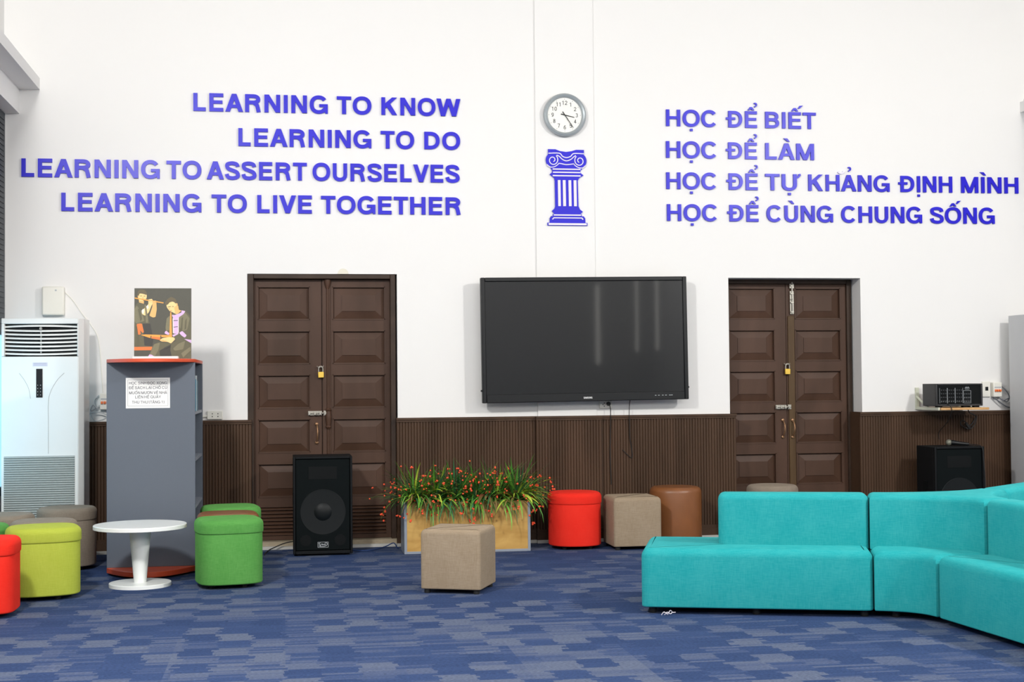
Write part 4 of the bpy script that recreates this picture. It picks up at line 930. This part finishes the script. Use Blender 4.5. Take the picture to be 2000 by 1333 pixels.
# ------------------------------------------------------------------ loudspeakers
def speaker(label, x0, x1, y0, y1, H, badge):
    t = thing('loudspeaker', label, 'loudspeaker', ((x0 + x1) / 2, y0, 0)); w_ = (x1 - x0) / 2; d_ = y1 - y0
    bm = B()
    box(bm, -w_, w_, .03, d_, .012, H)
    for a_, b_, c_, d2_ in ((-w_, -w_ + .016, .012, H), (w_ - .016, w_, .012, H), (-w_ + .016, w_ - .016, H - .016, H), (-w_ + .016, w_ - .016, .012, .035)): box(bm, a_, b_, 0, .031, c_, d2_)
    obj('cabinet', bm, MSPK, t, bevel=.004)
    bm = B(); box(bm, -w_ + .017, w_ - .017, .010, .029, .036, H - .017); obj('grille', bm, MGRIL, t, bevel=.006)
    bm = B(); lathe(bm, [(w_ * .78, .0115), (w_ * .76, .0088), (w_ * .70, .0096)], 48, (0, H * .44), axis='y'); lathe(bm, [(w_ * .30, .0099), (w_ * .24, .002), (w_ * .12, -.003), (.004, -.005)], 32, (0, H * .44), axis='y')
    obj('woofer', bm, plain('woofer_cone', (.0034, .0052, .0058), .5, spec=0.25), t, smooth=True)
    bm = B(); box(bm, -w_ * .48, w_ * .48, .0085, .0101, H * .77, H * .90); obj('horn', bm, MDEEP, t, bevel=.002)
    for sx in (-1, 1):
        bm = B(); lathe(bm, [(w_ * .19, .0101), (w_ * .19, .008)], 24, (sx * w_ * .58, H * .155), axis='y'); obj('bass_port', bm, MDEEP, t)
        for yy in (.05, d_ - .05):
            bm = B(); lathe(bm, [(.018, 0), (.020, .013)], 12, (sx * (w_ - .04), yy)); obj('foot', bm, MBLACKR, t)
    bm = B(); box(bm, -w_ - .002, -w_, d_ * .40, d_ * .66, H * .50, H * .62); obj('handle_recess', bm, MDEEP, t)
    if badge:
        bm = B(); bz = H * .085
        for a_, b_, c_, d2_ in ((-.037, .037, bz - .002, bz), (-.037, .037, bz + .034, bz + .036), (-.037, -.035, bz, bz + .034), (.035, .037, bz, bz + .034)): box(bm, a_, b_, .0075, .0101, c_, d2_)
        f = lambda q: (q[0], q[1] + bz)
        ribbon(bm, [tuple(q) for q in smooth_pts([(-.018, .029), (-.027, .028), (-.027, .021), (-.020, .016), (-.021, .009), (-.031, .009)], 4)], .0035, False, f, .0075, .0101, 0)
        ribbon(bm, [tuple(q) for q in smooth_pts([(-.016, .012), (-.012, .022), (-.006, .022), (-.006, .013), (.0, .022), (.006, .013), (.010, .022), (.016, .014), (.020, .021)], 4)], .0028, False, f, .0075, .0101, 0)
        ribbon(bm, [tuple(q) for q in smooth_pts([(-.024, .006), (.0, .004), (.022, .010), (.030, .020), (.026, .029), (.012, .028)], 4)], .003, False, f, .0075, .0101, 0)
        obj('badge', bm, MLGREY, t)
    return t
speaker('tall black loudspeaker standing on the floor before the left door', .057, .468, 10.0, 10.36, .690, True)
speaker('black loudspeaker with a microphone on top below the amplifier shelf', 4.785, 5.182, 9.95, 10.26, .686, False)
bm = B(); tube(bm, smooth_pts([(.10, 10.36, .07), (.0, 10.40, .05), (-.10, 10.38, .012), (-.13, 10.25, .006), (-.14, 10.10, .006)], 6), .004, 6)
tag(obj('speaker_cable', bm, MBLACKR, smooth=True), 'thin black cable on the floor behind the tall loudspeaker', 'cable')
bm = B(); tube(bm, smooth_pts([(.42, 10.30, .006), (.52, 10.20, .006), (.62, 10.22, .006), (.72, 10.35, .012), (.78, 10.36, .035), (.80, 10.30, .010), (.81, 10.27, .006)], 6), .004, 6)
tag(obj('speaker_cable', bm, plain('blue_wire', (.02, .05, .16), .5), smooth=True), 'thin blue cable on the floor between loudspeaker and planter', 'cable')
t = thing('microphone', 'black microphone with silver grille lying on the loudspeaker', 'microphone', (5.0, 10.12, .686)); t.rotation_euler = (0, 0, -.35)
bm = B()
bmesh.ops.create_uvsphere(bm, u_segments=18, v_segments=12, radius=.024); bmesh.ops.translate(bm, verts=bm.verts, vec=(-.016, 0, .0242)); obj('grille', bm, plain('mic_mesh', (.20, .20, .16), .5, .5, bump=.4, bscale=600), t, smooth=True)
bm = B(); tube(bm, [(.0, 0, .0245), (.012, 0, .0242), (.05, 0, .019), (.12, 0, .0125), (.13, 0, .0125)], [.018, .019, .015, .012, .011], 14); obj('handle', bm, MBLACK, t, smooth=True)
bm = B(); tube(bm, smooth_pts([(5.122, 10.074, .6985), (5.14, 10.04, .695), (5.155, 9.97, .692), (5.160, 9.938, .67), (5.165, 9.935, .60), (5.172, 9.93, .48), (5.175, 9.93, .30), (5.18, 9.92, .06), (5.24, 9.86, .006)], 6), .0035, 6)
tag(obj('microphone_cable', bm, MBLACKR, smooth=True), 'thin cable from the microphone hanging down the front of the loudspeaker', 'cable')

# ------------------------------------------------------------------ amplifier on its bracket shelf
t = thing('bracket_shelf', 'narrow pine shelf on a pale iron bracket above the right wainscot', 'shelf', (5.09, YW, .957))
bm = B(); box(bm, -.185, .205, -.42, -.036, 0, .018); obj('board', bm, MPINE, t, bevel=.002)
for x in (-.198, .150):
    bm = B(); box(bm, x, x + .024, -.022, -.001, 0, .17); box(bm, x, x + .013, -.40, -.022, -.001, .020)
    v = [(x + .006, -.020, .10), (x + .006, -.22, .012)]; tube(bm, v, .009, 6); obj('bracket', bm, MGBRK, t)
t = thing('amplifier', 'black mixer amplifier on the pine wall shelf', 'amplifier', (5.065, 10.10, .975))
bm = B(); w_ = .190
box(bm, -w_, w_, .012, .23, .012, .182)
for a_, b_, c_, d_ in ((-w_, -w_ + .014, .012, .182), (w_ - .014, w_, .012, .182), (-w_ + .014, w_ - .014, .170, .182), (-w_ + .014, w_ - .014, .012, .026)): box(bm, a_, b_, 0, .0125, c_, d_)
obj('case', bm, plain('amp_vinyl', (.022, .022, .023), .55, bump=.15, bscale=250), t, bevel=.004)
bm = B(); box(bm, -w_ + .015, w_ - .015, .0105, .0125, .027, .169); obj('front_plate', bm, MDEEP, t)
bm = B()
for cx_ in (-.088, -.034, .020):
    for r_ in (0, 1):
        for x, y_ in ((0, 0), (.052, 0)): box(bm, cx_ - .026 + x - .0006, cx_ - .026 + x + .0006, .0095, .012, .034 + r_ * .058, .092 + r_ * .058)
        for zz in (.034, .092, .150): box(bm, cx_ - .026, cx_ + .026, .0095, .012, zz - .0006, zz + .0006)
        for i in range(3):
            for j in range(2): box(bm, cx_ - .019 + i * .015, cx_ - .012 + i * .015, .0095, .012, .044 + r_ * .058 + j * .030, .046 + r_ * .058 + j * .030)
for x0, x1, z0, z1 in ((.050, .103, .128, .1295), (.050, .103, .034, .0355), (.050, .0512, .034, .128), (.1018, .103, .034, .128)): box(bm, x0, x1, .0095, .012, z0, z1)
for i in range(4):
    for j in range(3): box(bm, .056 + i * .012, .061 + i * .012, .0095, .012, .044 + j * .028, .047 + j * .028)
ribbon(bm, [(.062, .146), (.070, .156), (.076, .148), (.084, .156), (.092, .147)], .003, False, lambda q: q, .0095, .012, 0); box(bm, .062, .092, .0095, .012, .139, .1415)
for v in bm.verts: v.co.x = v.co.x * 1.17 - .022
obj('front_print', bm, MLGREY, t)
bm = B()
for cx_ in (-.088, -.034, .020):
    for i in range(3):
        for j in range(4): lathe(bm, [(.0055, .012), (.0045, .003)], 10, (cx_ - .0155 + i * .015, .052 + j * .027), axis='y')
for i in range(4):
    for j in range(3): lathe(bm, [(.0045, .012), (.004, .004)], 10, (.0585 + i * .012, .054 + j * .026), axis='y')
for v in bm.verts: v.co.x = v.co.x * 1.17 - .022
o = obj('knob', bm, plain('knob_grey', (.03, .032, .035), .35), t); o['kind'] = 'stuff'
for fx in (-.15, .06, .15):
    bm = B(); box(bm, fx - .02, fx + .02, .02, .06, 0, .013); obj('foot', bm, MBLACKR, t)
bm = B(); tube(bm, smooth_pts([(4.962, 10.108, 1.006), (4.975, 10.08, .99), (4.99, 10.08, .95), (5.01, 10.20, .86), (5.03, 10.38, .78), (5.05, 10.42, .72)], 6), .003, 6)
tag(obj('signal_cable', bm, MBLACKR, smooth=True), 'thin black cable drooping from the front of the amplifier', 'cable')
bm = B(); tube(bm, smooth_pts([(5.26, 10.36, .975), (5.295, 10.40, .93), (5.36, 10.43, .90), (5.34, 10.43, .85), (5.30, 10.43, .82), (5.27, 10.43, .86), (5.24, 10.43, .86), (5.24, 10.43, .83), (5.30, 10.42, .80), (5.345, 10.42, .83), (5.37, 10.42, .90)], 6), .0045, 6)
tube(bm, [(5.275, 10.425, .845), (5.305, 10.420, .805)], [.014, .012], 8)
tag(obj('black_cable', bm, MBLACKR, smooth=True), 'loosely coiled black cord with plug hanging below the amplifier shelf', 'cord')

# ------------------------------------------------------------------ grey cabinet at right
t = thing('steel_cabinet', 'tall grey steel cabinet at the right edge against the wall', 'cabinet', (5.62, 9.95, 0))
bm = B(); box(bm, 0, .42, .018, .42, .0, 1.685); obj('carcass', bm, MCABG, t, bevel=.004)
bm = B(); box(bm, .004, .208, 0, .018, .06, 1.675); obj('cabinet_door', bm, MCABG, t, bevel=.003)
bm = B(); box(bm, .212, .416, 0, .018, .06, 1.675); obj('cabinet_door', bm, MCABG, t, bevel=.003)
bm = B(); box(bm, .19, .20, -.02, 0, .82, .94); obj('handle', bm, MSTEEL, t)

# ------------------------------------------------------------------ planter and its artificial plants
PX0, PX1, PY0, PY1, PZ = .825, 1.722, 9.95, 10.24, .362
t = thing('planter_box', 'long oak-fronted planter box with grey edges full of red flowering grass', 'planter', (0, 0, 0))
bm = B(); box(bm, PX0 + .018, PX1 - .018, PY0 + .002, PY0 + .016, .016, PZ - .004); obj('front_panel', bm, MOAK, t)
bm = B(); box(bm, PX0, PX0 + .019, PY0, PY1, 0, PZ); box(bm, PX1 - .019, PX1, PY0, PY1, 0, PZ); box(bm, PX0 + .019, PX1 - .019, PY0, PY1, 0, .017)
obj('edge_frame', bm, MALU, t, bevel=.001)
bm = B(); box(bm, PX0 + .019, PX1 - .019, PY1 - .016, PY1, .017, PZ + .035); obj('back_panel', bm, MSOIL, t)
bm = B(); box(bm, PX0 + .02, PX1 - .02, PY0 + .017, PY1 - .017, .30, .345); obj('soil', bm, MSOIL, t)
def leafmat(n_, c): return plain(n_, c, .5, var=.35, scale=18)
ML = [leafmat('leaf_green', (.075, .25, .035)), leafmat('leaf_fresh', (.15, .40, .045)), leafmat('leaf_lime', (.44, .56, .06)), leafmat('leaf_dark', (.03, .14, .05)), leafmat('leaf_dry', (.22, .15, .05)), leafmat('leaf_rust', (.16, .055, .02))]
MBERRY = plain('berry_red', (.80, .075, .02), .45, var=.15, scale=50)
def blade(bm, base, az_, L, lean, wd, mi, droop):
    pts = []; N = 6; p = Vector(base); el = pi / 2 - lean
    dirh = Vector((math.cos(az_), math.sin(az_), 0))
    if dirh.y > 0: L = L * (1 - .62 * dirh.y)
    for i in range(N + 1):
        pts.append(p.copy()); el -= droop / N
        p = p + (dirh * math.cos(el) + Vector((0, 0, 1)) * math.sin(el)) * (L / N)
    side = Vector((-dirh.y, dirh.x, 0)); prev = None
    for i, q in enumerate(pts):
        w_ = wd * (0.6 + 1.2 * (i / N)) * (1 - (i / N) ** 2.2) + .0004
        n_ = Vector((0, 0, 1)).cross(side) * 0 + Vector((0, 0, w_ * .35))
        c = [bm.verts.new(q - side * w_), bm.verts.new(q - n_), bm.verts.new(q + side * w_)]
        if prev:
            for j in range(2): bm.faces.new((prev[j], prev[j + 1], c[j + 1], c[j])).material_index = mi
        prev = c
    return pts
def berry(bm, p, r):
    m_ = Matrix.Translation(p); bmesh.ops.create_icosphere(bm, subdivisions=1, radius=r, matrix=m_)
def plant(label, x, y, kind, group, n):
    t = thing('flowering_grass' if kind == 'grass' else 'broadleaf_plant', label, 'plant', (x, y, .345), 0, group)
    bm = B(); bf = B(); rnd = random.Random(int(x * 1000) + int(y * 77))
    for i in range(n):
        a_ = rnd.uniform(0, 2 * pi); r = rnd.uniform(.0, .05)
        base = (r * math.cos(a_), r * math.sin(a_) * .6, -.002)
        if kind == 'grass':
            mi = rnd.choice((0, 0, 0, 1, 1, 3, 3, 2, 4))
            up = rnd.random() < .45; L = rnd.uniform(.22, .38) if up else rnd.uniform(.20, .36)
            pts = blade(bm, base, a_, L, rnd.uniform(.0, .45) if up else rnd.uniform(.2, 1.0), rnd.uniform(.0042, .0075), mi, rnd.uniform(.3, 1.5) if up else rnd.uniform(.9, 2.5))
        else:
            mi = rnd.choice((2, 2, 2, 1, 4)) if i % 3 else rnd.choice((2, 5, 4))
            pts = blade(bm, (base[0], base[1], .045), a_, rnd.uniform(.13, .23), rnd.uniform(.1, 1.35), rnd.uniform(.010, .017), mi, rnd.uniform(.5, 1.9))
    nf = 38 if kind == 'grass' else 5
    for i in range(nf):
        a_ = rnd.uniform(0, 2 * pi); L = rnd.uniform(.16, .34)
        pts = blade(bm, (0.03 * math.cos(a_), .02 * math.sin(a_), 0), a_, L, rnd.uniform(.05, 1.1), .0018, 0, rnd.uniform(.4, 2.2))
        for q in range(rnd.choice((1, 1, 2, 3))):
            berry(bf, pts[-1] + Vector((rnd.uniform(-.010, .010), rnd.uniform(-.008, .008), rnd.uniform(-.010, .010))), rnd.uniform(.0055, .0090))
    obj('foliage', bm, ML, t, smooth=True); obj('flowers', bf, MBERRY, t, smooth=True)
gl_ = 'clump of slender green artificial grass dotted with red flowers in the oak planter'
n_g = 0
for i in range(6):
    for j in range(2):
        x = PX0 + .085 + i * (PX1 - PX0 - .17) / 5 + (.03 if j else -.01); x = min(x, PX1 - .05)
        plant(gl_, x, PY0 + .07 + j * .13, 'grass', 'grass clumps in the planter', 105)
plant('yellow-green broad-leaved plant near the left end of the planter', PX0 + .125, PY0 + .028, 'broad', 'broad-leaved plants in the planter', 46)
plant('yellow-green and rusty broad-leaved plant near the right end of the planter', PX1 - .10, PY0 + .028, 'broad', 'broad-leaved plants in the planter', 48)
plant('pale spiky broad-leaved plant right of centre in the planter', 1.42, PY0 + .028, 'broad', 'broad-leaved plants in the planter', 26)
